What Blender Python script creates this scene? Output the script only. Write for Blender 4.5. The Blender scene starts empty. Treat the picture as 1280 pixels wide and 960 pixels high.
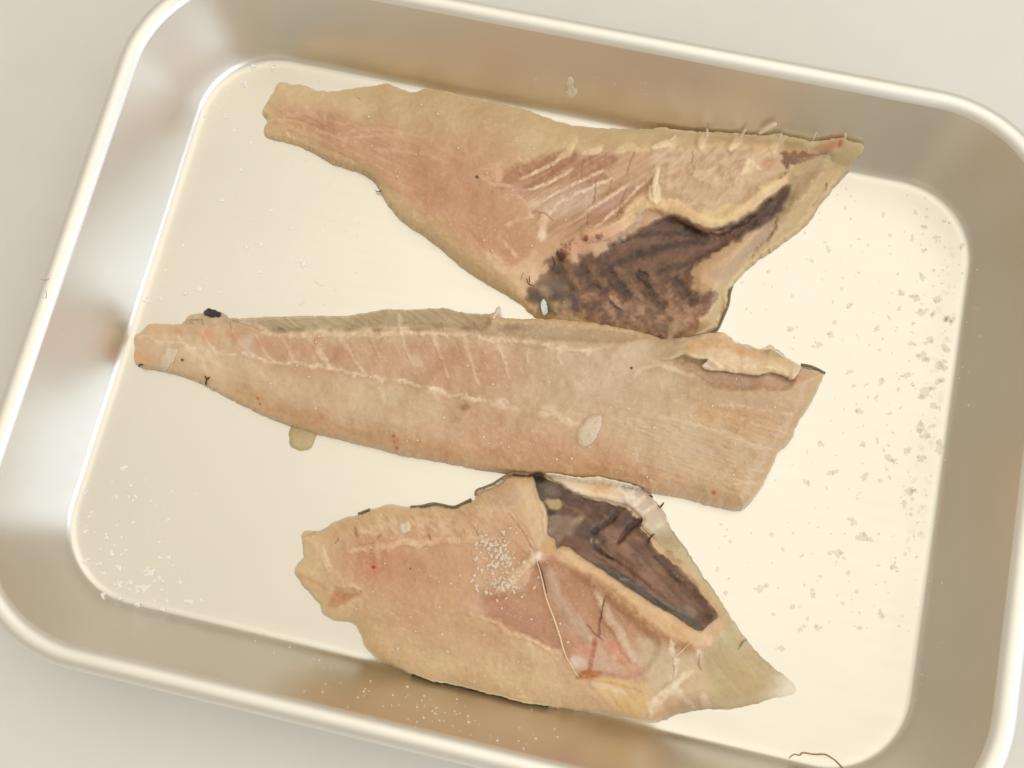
import bpy, math, random
import numpy as np
from mathutils import Matrix, Vector

# ------------------------------------------------------------------ camera, world, lights, exposure
scene = bpy.context.scene
COL = scene.collection
MM = 0.001
CAM = np.array([0.017101, -0.070885, 0.309888])
CR = np.array([[0.975036, -0.210534, 0.070576],
               [0.221066, 0.950247, -0.219455],
               [-0.020862, 0.229578, 0.973067]])
FPX = 1300.0
cam_d = bpy.data.cameras.new('camera')
cam = bpy.data.objects.new('camera', cam_d)
COL.objects.link(cam)
cam.matrix_world = Matrix([[*CR[0], CAM[0]], [*CR[1], CAM[1]], [*CR[2], CAM[2]], [0, 0, 0, 1]])
cam_d.sensor_width = 36
cam_d.lens = FPX * 36 / 1280
cam_d.clip_start = 0.01
cam_d.clip_end = 20
cam_d.dof.use_dof = True
cam_d.dof.focus_distance = 0.318
cam_d.dof.aperture_fstop = 16.0
scene.camera = cam
scene.view_settings.view_transform = 'Standard'
scene.view_settings.look = 'None'
scene.view_settings.exposure = -0.05
scene.view_settings.gamma = 1.0

world = bpy.data.worlds.new("World")
scene.world = world
world.use_nodes = True
bg = world.node_tree.nodes['Background']
bg.inputs[0].default_value = (1.0, 0.90, 0.71, 1)
bg.inputs[1].default_value = 0.55


def area(name, loc, target, sx, sy, power, color):
    d = bpy.data.lights.new(name, 'AREA')
    d.shape = 'RECTANGLE'; d.size = sx; d.size_y = sy
    d.energy = power; d.color = color
    o = bpy.data.objects.new(name, d)
    COL.objects.link(o)
    o.location = loc
    o.rotation_euler = (Vector(target) - Vector(loc)).to_track_quat('-Z', 'Y').to_euler()
    return o


area('window_light', (1.6, -0.42, 0.62), (0, 0, 0.0), 2.6, 0.9, 17.0, (0.70, 0.83, 1.0))
area('ceiling_light', (0.45, 0.65, 1.9), (0, 0, 0), 2.2, 2.0, 6.2, (1.0, 0.94, 0.85))
area('ceiling_bounce', (0.5, 0.9, 2.3), (0.5, 0.9, 0), 5.5, 5.0, 37.0, (1.0, 0.95, 0.825))

# ------------------------------------------------------------------ small maths kit
RNG = np.random.default_rng(7)
random.seed(7)
HX, HY, R0 = 0.125, 0.0899, 0.0245       # tray floor half size and corner radius


def unproj(px, py, z):
    """photo pixel (1280 wide) and a height in metres -> point in the tray's own frame"""
    px = np.asarray(px, float); py = np.asarray(py, float); z = np.asarray(z, float)
    d = np.stack([(px - 640) / FPX, -(py - 480) / FPX, -np.ones_like(px)], -1) @ CR.T
    t = (z - CAM[2]) / d[..., 2]
    return CAM + d * t[..., None]


TAB = np.random.default_rng(99).random((256, 256))


def vnoise(x, y, seed=0):
    x = x + seed * 17.31; y = y + seed * 9.77
    xi = np.floor(x).astype(int); yi = np.floor(y).astype(int)
    fx = x - xi; fy = y - yi
    fx = fx * fx * (3 - 2 * fx); fy = fy * fy * (3 - 2 * fy)
    a = TAB[xi & 255, yi & 255]; b = TAB[(xi + 1) & 255, yi & 255]
    c = TAB[xi & 255, (yi + 1) & 255]; d = TAB[(xi + 1) & 255, (yi + 1) & 255]
    return (a * (1 - fx) + b * fx) * (1 - fy) + (c * (1 - fx) + d * fx) * fy


def fbm(x, y, scale, octv=4, seed=0, ang=0.0, stretch=1.0, gain=0.5):
    """-1..1, scale = feature size in px, stretch>1 elongates along ang (radians)"""
    c, s = math.cos(ang), math.sin(ang)
    u = (x * c + y * s) / (scale * stretch); v = (-x * s + y * c) / scale
    t = 0; amp = 1; tot = 0
    for k in range(octv):
        t = t + amp * (vnoise(u, v, seed + k * 3) * 2 - 1)
        tot += amp; amp *= gain; u = u * 2.03 + 5.1; v = v * 2.03 + 1.7
    return t / tot * 1.5


def smooth_line(pts, n=8, closed=False):
    P = np.array(pts, float)
    m = len(P); out = []
    rng_ = range(m) if closed else range(m - 1)
    for i in rng_:
        p1, p2 = P[i], P[(i + 1) % m]
        p0 = P[(i - 1) % m] if (closed or i > 0) else p1
        p3 = P[(i + 2) % m] if (closed or i + 2 < m) else p2
        for k in range(n):
            t = k / n
            out.append(0.5 * ((2 * p1) + (p2 - p0) * t + (2 * p0 - 5 * p1 + 4 * p2 - p3) * t * t + (3 * p1 - p0 - 3 * p2 + p3) * t ** 3))
    if not closed:
        out.append(P[-1])
    return np.array(out)


def seg_dist(X, Y, pts, closed=False, param=False):
    d = np.full(X.shape, 1e9); tt = np.zeros(X.shape)
    n = len(pts); m = n if closed else n - 1
    for i in range(m):
        ax, ay = pts[i]; bx, by = pts[(i + 1) % n]
        dx, dy = bx - ax, by - ay
        L = dx * dx + dy * dy + 1e-9
        t = np.clip(((X - ax) * dx + (Y - ay) * dy) / L, 0, 1)
        q = (X - ax - t * dx) ** 2 + (Y - ay - t * dy) ** 2
        u = q < d
        d = np.where(u, q, d)
        if param:
            tt = np.where(u, (i + t) / m, tt)
    return (np.sqrt(d), tt) if param else np.sqrt(d)


def inside(X, Y, pts):
    r = np.zeros(X.shape, bool); n = len(pts)
    for i in range(n):
        x1, y1 = pts[i]; x2, y2 = pts[(i + 1) % n]
        if y1 == y2: continue
        c = ((y1 > Y) != (y2 > Y)) & (X < (x2 - x1) * (Y - y1) / (y2 - y1) + x1)
        r ^= c
    return r


def sdf(X, Y, pts):
    d = seg_dist(X, Y, pts, True)
    return np.where(inside(X, Y, pts), d, -d)


def sstep(a, b, x):
    t = np.clip((x - a) / (b - a), 0, 1)
    return t * t * (3 - 2 * t)


def rr_off(x, y):
    """how far a point lies outside the tray floor's rounded rectangle, metres"""
    qx = np.abs(x) - (HX - R0); qy = np.abs(y) - (HY - R0)
    return np.hypot(np.maximum(qx, 0), np.maximum(qy, 0)) + np.minimum(np.maximum(qx, qy), 0) - R0


PO = [(-0.0022, 0.0), (-0.0009, 0.00015), (0.0003, 0.0007), (0.0013, 0.0019), (0.0022, 0.0038), (0.01177, 0.02698)]
PO_x = np.array([p[0] for p in PO]); PO_z = np.array([p[1] for p in PO])


def tray_z(x, y):
    return np.interp(rr_off(x, y), PO_x, PO_z)


# ------------------------------------------------------------------ materials
def S(v):
    v = np.asarray(v, float) / 255.0
    return np.where(v <= 0.04045, v / 12.92, ((v + 0.055) / 1.055) ** 2.4)


def new_mat(name):
    m = bpy.data.materials.new(name); m.use_nodes = True
    nt = m.node_tree
    return m, nt, nt.nodes['Principled BSDF']


def node(nt, typ, **kw):
    n = nt.nodes.new(typ)
    for k, v in kw.items():
        setattr(n, k, v)
    return n


def noise_node(nt, scale, detail=4, vec=None, mapping=None):
    n = node(nt, 'ShaderNodeTexNoise'); n.inputs['Scale'].default_value = scale; n.inputs['Detail'].default_value = detail
    tc = node(nt, 'ShaderNodeTexCoord')
    if mapping:
        mp = node(nt, 'ShaderNodeMapping'); mp.inputs['Scale'].default_value = mapping
        nt.links.new(tc.outputs['Object'], mp.inputs[0]); nt.links.new(mp.outputs[0], n.inputs['Vector'])
    else:
        nt.links.new(tc.outputs['Object'], n.inputs['Vector'])
    return n


def ramp(nt, src, c0, c1, p0=0.3, p1=0.7):
    r = node(nt, 'ShaderNodeValToRGB')
    r.color_ramp.elements[0].position = p0; r.color_ramp.elements[1].position = p1
    r.color_ramp.elements[0].color = (*c0, 1) if len(c0) == 3 else c0
    r.color_ramp.elements[1].color = (*c1, 1) if len(c1) == 3 else c1
    nt.links.new(src, r.inputs[0])
    return r


def bump(nt, b, src, strength, dist):
    n = node(nt, 'ShaderNodeBump'); n.inputs['Strength'].default_value = strength; n.inputs['Distance'].default_value = dist
    nt.links.new(src, n.inputs['Height']); nt.links.new(n.outputs[0], b.inputs['Normal'])
    return n


def metal(name, col, rough, var=0.05):
    m, nt, b = new_mat(name)
    b.inputs['Metallic'].default_value = 1.0
    n1 = noise_node(nt, 500, 5, mapping=(0.06, 1, 1))
    n2 = noise_node(nt, 22, 4)
    r1 = ramp(nt, n2.outputs['Fac'], tuple(c * 0.975 for c in col), tuple(min(1, c * 1.02) for c in col))
    nt.links.new(r1.outputs[0], b.inputs['Base Color'])
    r2 = node(nt, 'ShaderNodeMapRange'); r2.inputs['To Min'].default_value = rough - var; r2.inputs['To Max'].default_value = rough + var
    nt.links.new(n1.outputs['Fac'], r2.inputs['Value']); nt.links.new(r2.outputs[0], b.inputs['Roughness'])
    bump(nt, b, n1.outputs['Fac'], 0.12, 0.00003)
    return m


M_tray = metal('satin_aluminium', (0.785, 0.757, 0.700), 0.34)
M_rim = metal('satin_aluminium_rim', (0.91, 0.895, 0.86), 0.46)

M_table, nt, b = new_mat('pale_countertop')
n = noise_node(nt, 60, 5); r = ramp(nt, n.outputs['Fac'], (0.765, 0.76, 0.735), (0.785, 0.78, 0.755))
nt.links.new(r.outputs[0], b.inputs['Base Color']); b.inputs['Roughness'].default_value = 0.42
n = noise_node(nt, 2600, 2); bump(nt, b, n.outputs['Fac'], 0.25, 0.0001)


def flesh_mat(name, rough=0.30, sss=0.85, use_alpha=False, fine=0.35):
    m, nt, b = new_mat(name)
    at = node(nt, 'ShaderNodeAttribute', attribute_name='tint')
    n = noise_node(nt, 1400, 4)
    mr = node(nt, 'ShaderNodeMapRange'); mr.inputs['To Min'].default_value = 0.965; mr.inputs['To Max'].default_value = 1.035
    nt.links.new(n.outputs['Fac'], mr.inputs['Value'])
    mx = node(nt, 'ShaderNodeVectorMath', operation='SCALE')
    nt.links.new(at.outputs['Color'], mx.inputs[0]); nt.links.new(mr.outputs[0], mx.inputs['Scale'])
    nt.links.new(mx.outputs[0], b.inputs['Base Color'])
    b.inputs['Roughness'].default_value = rough
    b.inputs['IOR'].default_value = 1.38
    b.inputs['Subsurface Weight'].default_value = sss
    b.inputs['Subsurface Radius'].default_value = (0.85, 0.72, 0.58)
    b.inputs['Subsurface Scale'].default_value = 0.0028
    b.inputs['Coat Weight'].default_value = 0.5
    b.inputs['Coat Roughness'].default_value = 0.16
    n3 = noise_node(nt, 700, 5)
    bump(nt, b, n3.outputs['Fac'], 0.6 * fine, 0.0005)
    if use_alpha:
        aa = node(nt, 'ShaderNodeAttribute', attribute_name='cover')
        nt.links.new(aa.outputs['Fac'], b.inputs['Alpha'])
    return m


M_flesh = flesh_mat('raw_fish_flesh', use_alpha=True)
M_memb = flesh_mat('dark_belly_membrane', rough=0.42, sss=0.1, use_alpha=True)


def plain(name, rgb, rough=0.4, sss=0.0, metallic=0.0, alpha=1.0, var=0.12, sc=1500, transmission=0.0):
    m, nt, b = new_mat(name)
    c = S(rgb)
    n = noise_node(nt, sc, 4)
    r = ramp(nt, n.outputs['Fac'], tuple(c * (1 - var)), tuple(np.minimum(c * (1 + var), 1)))
    nt.links.new(r.outputs[0], b.inputs['Base Color'])
    b.inputs['Roughness'].default_value = rough; b.inputs['Metallic'].default_value = metallic
    b.inputs['Subsurface Weight'].default_value = sss; b.inputs['Subsurface Scale'].default_value = 0.0008
    b.inputs['Alpha'].default_value = alpha
    bump(nt, b, n.outputs['Fac'], 0.3, 0.0001)
    return m


M_skin = plain('dark_fish_skin', (128, 114, 90), 0.5, var=0.5, sc=2500)
M_silver = plain('silver_fish_skin', (226, 228, 226), 0.15)
M_bone = plain('pale_bone', (242, 218, 188), 0.4, sss=0.2)
M_vein = plain('brown_vessel', (84, 54, 40), 0.7)
M_grain = plain('white_grain', (248, 232, 212), 0.35, var=0.04, alpha=0.72)
M_flake = plain('white_flake', (255, 255, 250), 0.5, alpha=0.9, var=0.01)
M_haze = plain('dried_residue', (226, 214, 192), 0.6, alpha=0.06, var=0.04)
M_spot = plain('wet_spot', (240, 228, 206), 0.4, alpha=0.20, var=0.04)
M_scrap = plain('pale_flesh_scrap', (248, 228, 206), 0.28, sss=0.3, var=0.10, alpha=0.66)
M_jelly = plain('jelly_scrap', (208, 186, 140), 0.22, alpha=0.82, var=0.05)
M_speck = plain('black_speck', (38, 36, 38), 0.4, var=0.4)
M_strand = plain('brown_strand', (186, 144, 94), 0.5, alpha=0.75)


# ------------------------------------------------------------------ mesh kit
def mesh_obj(name, V, F, mat, parent=None, smooth=True):
    me = bpy.data.meshes.new(name)
    V = np.asarray(V, np.float32)
    if isinstance(F, np.ndarray):
        k = F.shape[1]
        me.vertices.add(len(V)); me.vertices.foreach_set('co', V.ravel())
        me.loops.add(F.size); me.loops.foreach_set('vertex_index', F.astype(np.int32).ravel())
        me.polygons.add(len(F)); me.polygons.foreach_set('loop_start', np.arange(len(F), dtype=np.int32) * k)
        me.update(calc_edges=True)
    else:
        me.from_pydata([tuple(v) for v in V.tolist()], [], F); me.update()
    me.validate()
    if smooth:
        me.polygons.foreach_set('use_smooth', [True] * len(me.polygons))
    me.materials.append(mat)
    o = bpy.data.objects.new(name, me); COL.objects.link(o)
    if parent: o.parent = parent
    return o


def set_attr(o, tint, cover=None):
    a = o.data.color_attributes.new('tint', 'FLOAT_COLOR', 'POINT')
    c = np.ones((len(tint), 4), np.float32); c[:, :3] = tint
    a.data.foreach_set('color', c.ravel())
    if cover is not None:
        b_ = o.data.attributes.new('cover', 'FLOAT', 'POINT')
        b_.data.foreach_set('value', cover.astype(np.float32))


def tag(o, label, cat, group=None, kind=None):
    o['label'] = label; o['category'] = cat
    if group: o['group'] = group
    if kind: o['kind'] = kind
    return o


def thing(name, label, cat, loc=(0, 0, 0), group=None):
    o = bpy.data.objects.new(name, None); COL.objects.link(o)
    o.location = (0, 0, 0); o.empty_display_size = 0.01
    return tag(o, label, cat, group)


ILL = np.array([0.94, 0.915, 0.86])     # what the room's light makes of a white sheet


def alb(rgb01):
    """the colour a flesh surface shows under the room's light -> its own colour"""
    return np.clip(S(np.clip(rgb01, 0, 1) * 255) / ILL, 0.004, 0.9)


# ------------------------------------------------------------------ tray and table
def ring(o, z, nc=20, ns=24):
    hx, hy, r = HX + o, HY + o, max(R0 + o, 0.001)
    pts = []
    for k, (cx, cy, a0) in enumerate(((hx - r, hy - r, 0), (-hx + r, hy - r, 90), (-hx + r, -hy + r, 180), (hx - r, -hy + r, 270))):
        for i in range(nc + 1):
            a = math.radians(a0 + 90 * i / nc)
            pts.append((cx + r * math.cos(a), cy + r * math.sin(a), z))
        nx = ((-hx + r, hy), (-hx, -hy + r), (hx - r, -hy), (hx, hy - r))[k]
        p = pts[-1]
        for i in range(1, ns):
            t = i / ns
            pts.append((p[0] + (nx[0] - p[0]) * t, p[1] + (nx[1] - p[1]) * t, z))
    return pts


def sweep(profile, cap_first=False):
    V, F = [], []
    n = None
    for (o, z) in profile:
        rg = ring(o, z); n = len(rg); V += rg
    for j in range(len(profile) - 1):
        for i in range(n):
            a, b_ = j * n + i, j * n + (i + 1) % n
            F.append((a, b_, b_ + n, a + n))
    if cap_first:
        V.append((0, 0, profile[0][1]))
        F += [((i + 1) % n, i, len(V) - 1) for i in range(n)]
    return V, F


def spline_profile(pts, n=6):
    return [tuple(p) for p in smooth_line(pts, n)]


tray = thing('metal_tray', 'rectangular satin aluminium tray with rounded corners and rolled rim holding three raw fish pieces', 'tray')
prof_in = [(-0.0200, 0.0), (-0.012, 0.0), (-0.005, 0.0), (-0.0022, 0.0)] + spline_profile(PO[:-1], 5)[1:] + [(0.0022 + 0.00957 * t, 0.0038 + 0.02318 * t) for t in (0.04, 0.1, 0.25, 0.5, 0.75, 0.9, 1.0)]
V, F = sweep(prof_in, True)
n0 = len(V)
prof_out = [(o + 0.0007, z - 0.0004) for (o, z) in prof_in[::-1]]
prof_out = [(o, z if z > 0.001 else -0.0009) for (o, z) in prof_out]
V2, F2 = sweep(prof_out)
V += V2; F += [tuple(i + n0 for i in f) for f in F2]
nr = len(ring(0, 0))
V.append((0, 0, -0.0009)); F += [(n0 + (len(prof_out) - 1) * nr + i, n0 + (len(prof_out) - 1) * nr + (i + 1) % nr, len(V) - 1) for i in range(nr)]
body = mesh_obj('tray_body', V, F, M_tray, tray)
# rolled rim: an arc from the wall's top over and down the outside, curled in underneath
rc_o, rc_z, rr = 0.01490, 0.02565, 0.0034
arc = []
for k in range(33):
    a = math.radians(157 - 262 * k / 32)
    arc.append((rc_o + rr * math.cos(a), rc_z + rr * math.sin(a)))
V, F = sweep(arc)
rim = mesh_obj('rim', V, F, M_rim, tray)

V, F = [], []
tw, tz = 0.6, -0.0015
V = [(-tw, -tw, tz), (tw, -tw, tz), (tw, tw, tz), (-tw, tw, tz), (-tw, -tw, tz - .03), (tw, -tw, tz - .03), (tw, tw, tz - .03), (-tw, tw, tz - .03)]
F = [(0, 1, 2, 3), (7, 6, 5, 4), (0, 4, 5, 1), (1, 5, 6, 2), (2, 6, 7, 3), (3, 7, 4, 0)]
table = mesh_obj('countertop', V, F, M_table, smooth=False)
table['kind'] = 'structure'; table['label'] = 'plain off-white countertop under the metal tray'
#--FISH--
# ------------------------------------------------------------------ raw fish pieces
OCC = []        # height maps of finished pieces, so that a piece on top knows what it lies on


class Piece:
    """a cut of fish laid out over the tray: outline, thickness field (m) and colour field"""

    def __init__(s, outline, seed, ragged=1.1, pad=6):
        P = smooth_line(outline, 4, True); s.outline = P; s.seed = seed
        s.x0, s.y0 = np.floor(P.min(0)) - pad; x1, y1 = np.ceil(P.max(0)) + pad
        s.X, s.Y = np.meshgrid(np.arange(s.x0, x1 + 1), np.arange(s.y0, y1 + 1))
        s.sd = sdf(s.X, s.Y, P) + ragged * fbm(s.X, s.Y, 7, 3, seed + 5)
        s.wx = s.X + 1.5 * fbm(s.X, s.Y, 17, 3, seed + 11) + 0.9 * fbm(s.X, s.Y, 4, 3, seed + 12); s.wy = s.Y + 1.5 * fbm(s.X, s.Y, 17, 3, seed + 23) + 0.9 * fbm(s.X, s.Y, 4, 3, seed + 24)
        s.mid = np.array((205, 174, 140)) / 255; s.contrast = 1.2
        s.h = np.zeros(s.X.shape); s.col = np.zeros(s.X.shape + (3,)); s.cover = np.ones(s.X.shape)

    # painting: every mark changes the colour and, if asked, the height in mm
    def put(s, a, rgb=None, dh=0.0):
        if rgb is not None:
            c = np.array(rgb, float) / 255
            s.col = s.col * (1 - a[..., None]) + c * a[..., None]
        if dh: s.h = s.h + a * dh * MM

    def line(s, pts, w, rgb=None, a=1.0, soft=None, dh=0.0, taper=True, wob=1.0, brk=0.0):
        P = smooth_line(pts, 5); soft = w * 0.6 if soft is None else soft
        pad = w + soft + 8
        x0, y0 = P.min(0) - pad; x1, y1 = P.max(0) + pad
        i0, i1 = max(0, int(y0 - s.y0)), max(0, int(y1 - s.y0) + 1); j0, j1 = max(0, int(x0 - s.x0)), max(0, int(x1 - s.x0) + 1)
        sl = (slice(i0, i1), slice(j0, j1))
        if s.X[sl].size == 0: return
        wx = s.X[sl] + (s.wx[sl] - s.X[sl]) * wob; wy = s.Y[sl] + (s.wy[sl] - s.Y[sl]) * wob
        d, t = seg_dist(wx, wy, P, param=True)
        ww = w / 2 * (np.sin(np.pi * np.clip(t * 0.94 + 0.03, 0, 1)) ** 0.5 if taper else 1)
        al = a * (1 - sstep(ww, ww + soft, d)) * (sstep(0, .35, ww / (w / 2)) if taper else 1)
        if rgb is not None or w < 5:
            al = al * np.clip(0.9 + 0.5 * fbm(s.X[sl], s.Y[sl], 4.5, 3, s.seed + 77), 0.15, 1.2)
            if w < 3: al = np.clip(al * (1.12 if rgb is not None and sum(rgb) > 520 else .85 if rgb is not None else 0.5), 0, 1)
        if brk: al = al * sstep(-brk, 0.3, fbm(s.X[sl], s.Y[sl], 9, 3, s.seed + int(w * 7)) + 0.25)
        if rgb is not None:
            c = np.array(rgb, float) / 255
            s.col[sl] = s.col[sl] * (1 - al[..., None]) + c * al[..., None]
        if dh: s.h[sl] += al * dh * MM

    def blob(s, cx, cy, rx, ry, ang=0, rgb=None, a=1.0, soft=0.6, dh=0.0, rag=0.25):
        c, q = math.cos(math.radians(ang)), math.sin(math.radians(ang))
        dx, dy = s.X - cx, s.Y - cy
        r = np.hypot((dx * c + dy * q) / rx, (-dx * q + dy * c) / ry) + rag * fbm(s.X, s.Y, max(4, min(rx, ry) * 0.7), 3, s.seed + int(cx) % 50)
        s.put(a * (1 - sstep(1 - soft, 1 + soft, r)), rgb, dh)

    def poly(s, pts, rgb=None, a=1.0, soft=3, dh=0.0, rag=1.5, sc=9):
        P = smooth_line(pts, 4, True)
        d = sdf(s.X, s.Y, P) + rag * fbm(s.X, s.Y, sc, 3, s.seed + 31)
        al = a * sstep(-soft, soft, d); s.put(al, rgb, dh); return al

    def edge_profile(s, r, e0):
        q = np.clip(s.sd / r, 0, 1)
        return e0 + (1 - e0) * np.sqrt(np.clip(1 - (1 - q) ** 2, 0, 1))

    def finish_height(s, clear=0.0004):
        s.h = np.maximum(s.h, 0.0004)
        p = unproj(s.X, s.Y, s.h); idx = np.nonzero((tray_z(p[..., 0], p[..., 1]) + 0.0011 > s.h) & (rr_off(p[..., 0], p[..., 1]) > -0.004))
        lo = s.h[idx]; hi = lo + 0.03; gx_, gy_ = s.X[idx], s.Y[idx]
        for _ in range(14):                        # wherever it reaches over the tray's wall it lies up on the wall
            mid = (lo + hi) / 2; p = unproj(gx_, gy_, mid); tz_ = tray_z(p[:, 0], p[:, 1]); bad = tz_ + 0.0012 + np.minimum(tz_ * .8, 0.0026) > mid
            lo = np.where(bad, mid, lo); hi = np.where(bad, hi, mid)
        s.h[idx] = hi
        if len(idx[0]):
            near = np.zeros(s.h.shape); near[idx] = 1
            for _ in range(10):
                q_ = np.pad(near, 1); near = np.maximum(near, (q_[:-2, 1:-1] + q_[2:, 1:-1] + q_[1:-1, :-2] + q_[1:-1, 2:]) / 4)
            raw = s.h.copy()
            for _ in range(12):
                q_ = np.pad(s.h, 1, mode='edge'); s.h = (q_[:-2, 1:-1] + q_[2:, 1:-1] + q_[1:-1, :-2] + q_[1:-1, 2:]) / 4
            wgt = np.clip(near * 3, 0, 1); s.h = raw * (1 - wgt) + s.h * wgt

    def hz(s, px, py):
        j = np.clip(np.asarray(px) - s.x0, 0, s.X.shape[1] - 1.01); i = np.clip(np.asarray(py) - s.y0, 0, s.X.shape[0] - 1.01)
        i0 = i.astype(int); j0 = j.astype(int); fi = i - i0; fj = j - j0; h = s.h
        return (h[i0, j0] * (1 - fi) * (1 - fj) + h[i0 + 1, j0] * fi * (1 - fj) + h[i0, j0 + 1] * (1 - fi) * fj + h[i0 + 1, j0 + 1] * fi * fj)

    def sheet(s, name, level, mat, parent, lift=0.0, thick=None, col=None, cover=None, skirt_tint=None, skirt_cover=None, under=None):
        """mesh of the region level > 0 of the surface; thick=None: solid down to what it rests on"""
        L = level; ok = L > -0.75
        cell = ok[:-1, :-1] & ok[1:, :-1] & ok[:-1, 1:] & ok[1:, 1:] & ((L[:-1, :-1] > 0) | (L[1:, :-1] > 0) | (L[:-1, 1:] > 0) | (L[1:, 1:] > 0))
        used = np.zeros(L.shape, bool)
        for a_ in (slice(None, -1), slice(1, None)):
            for b_ in (slice(None, -1), slice(1, None)):
                used[a_, b_] |= cell
        idx = -np.ones(L.shape, int); idx[used] = np.arange(used.sum())
        gy, gx = np.gradient(L); g2 = gx * gx + gy * gy + 1e-3
        px = s.X[used].copy(); py = s.Y[used].copy(); lv = L[used]; k = lv < 0
        mv = np.clip(-lv[k] / g2[used][k], 0, 1.2)
        px[k] += gx[used][k] * mv; py[k] += gy[used][k] * mv
        z = s.h[used] + lift
        ci, cj = np.nonzero(cell)
        # image rows run down, so this order faces up
        Fq = np.stack([idx[ci, cj], idx[ci + 1, cj], idx[ci + 1, cj + 1], idx[ci, cj + 1]], 1)
        V = unproj(px, py, z)
        E_ = np.concatenate([Fq[:, [0, 1]], Fq[:, [1, 2]], Fq[:, [2, 3]], Fq[:, [3, 0]]])
        N = len(V)
        key = E_.min(1) * N + E_.max(1)
        u, inv, cnt = np.unique(key, return_inverse=True, return_counts=True)
        Bd = E_[cnt[inv] == 1]
        bv = np.unique(Bd); rem = -np.ones(N, int); rem[bv] = np.arange(len(bv))
        gxx = gx[used][bv]; gyy = gy[used][bv]; gn = np.hypot(gxx, gyy) + 1e-6
        out = unproj(px[bv] - gxx / gn, py[bv] - gyy / gn, z[bv]) - V[bv]; out[:, 2] = 0
        acc = np.zeros((N, 2)); dv = V[Bd[:, 1], :2] - V[Bd[:, 0], :2]; pr = np.stack([dv[:, 1], -dv[:, 0]], 1)
        np.add.at(acc, Bd[:, 0], pr); np.add.at(acc, Bd[:, 1], pr)
        for _ in range(4):
            a0 = acc.copy(); np.add.at(acc, Bd[:, 0], a0[Bd[:, 1]] * .5); np.add.at(acc, Bd[:, 1], a0[Bd[:, 0]] * .5); acc[bv] /= 2
        out[:, :2] = acc[bv]; out[:, 2] = 0
        out /= (np.linalg.norm(out, axis=1)[:, None] + 1e-12)
        base = tray_z(V[bv, 0], V[bv, 1]) + 0.00003; out *= (base < 0.001)[:, None]
        if under is not None: base = np.maximum(base, under)
        zt = z[bv]
        if thick is None:
            rings = [(0.00022, 0.80), (0.00046, 0.52), (0.00070, 0.22), (0.00085, 0.03), (0.00086, 0.0)]
        else:
            base = zt - thick; rings = [(0.00005, 0.5), (-0.0001, 0.0)]
        cc = (s.col if col is None else col)
        if name == 'flesh': cc = s.mid + (cc - s.mid) * s.contrast
        tint = alb(cc)[used]
        cov = (s.cover if cover is None else cover)[used]
        if name == 'membrane': tint = tint * np.array([1.08, 0.93, 0.76])
        T_ = [tint]; C_ = [cov]; VV = [V]; FF = [Fq]
        prev = bv
        for n_, (o_, f_) in enumerate(rings):
            nv = V[bv] + out * o_; nv[:, 2] = base + (zt - base) * f_
            VV.append(nv)
            T_.append(tint[bv] * (1.0 if skirt_tint is None else np.array(skirt_tint))); C_.append(cov[bv])
            off = N + n_ * len(bv)
            a_ = rem[Bd[:, 0]]; b_ = rem[Bd[:, 1]]
            pa = Bd[:, 0] if n_ == 0 else off - len(bv) + a_
            pb = Bd[:, 1] if n_ == 0 else off - len(bv) + b_
            FF.append(np.stack([pb, pa, off + a_, off + b_], 1))
        if thick is None:
            on_wall = tray_z(V[:, 0], V[:, 1]) > 0.0004
            lb = len(rings) - 1; off = N + lb * len(bv); nb = N + len(rings) * len(bv)
            D_ = V.copy(); D_[:, 2] = tray_z(V[:, 0], V[:, 1]) + 0.00003
            if under is not None: D_[:, 2] = np.maximum(D_[:, 2], under)
            D_[:, 2] = np.where(on_wall, np.maximum(V[:, 2] - 0.0022, D_[:, 2] + 0.0006), D_[:, 2])
            remap = nb + np.arange(N); remap[bv] = off + np.arange(len(bv))
            VV.append(D_); T_.append(tint); C_.append(cov); FF.append(remap[Fq[:, ::-1]])
        o = mesh_obj(name, np.concatenate(VV), np.concatenate(FF), mat, parent)
        set_attr(o, np.concatenate(T_), np.concatenate(C_))
        return o


def tube(name, pts3, rad, mat, parent=None, nseg=7, taper=0.35, flat=1.0):
    P = np.asarray(pts3, float); n = len(P); V = []; F = []
    for i in range(n):
        t = P[min(i + 1, n - 1)] - P[max(i - 1, 0)]; t /= np.linalg.norm(t) + 1e-12
        u = np.cross(t, (0, 0, 1.0)); u /= np.linalg.norm(u) + 1e-9; w = np.cross(u, t)
        r = rad * (taper + (1 - taper) * math.sin(math.pi * (0.08 + 0.84 * i / (n - 1))))
        for k in range(nseg):
            a = 2 * math.pi * k / nseg
            V.append(P[i] + r * (math.cos(a) * u + math.sin(a) * w * flat))
    for i in range(n - 1):
        for k in range(nseg):
            F.append((i * nseg + k, i * nseg + (k + 1) % nseg, (i + 1) * nseg + (k + 1) % nseg, (i + 1) * nseg + k))
    F.append(tuple(range(nseg))[::-1]); F.append(tuple((n - 1) * nseg + k for k in range(nseg)))
    return (V, F) if name is None else mesh_obj(name, V, F, mat, parent)


def on_piece(pc, pts, lift, n=5):
    P = smooth_line(pts, n)
    return unproj(P[:, 0], P[:, 1], pc.hz(P[:, 0], P[:, 1]) + lift)


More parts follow.
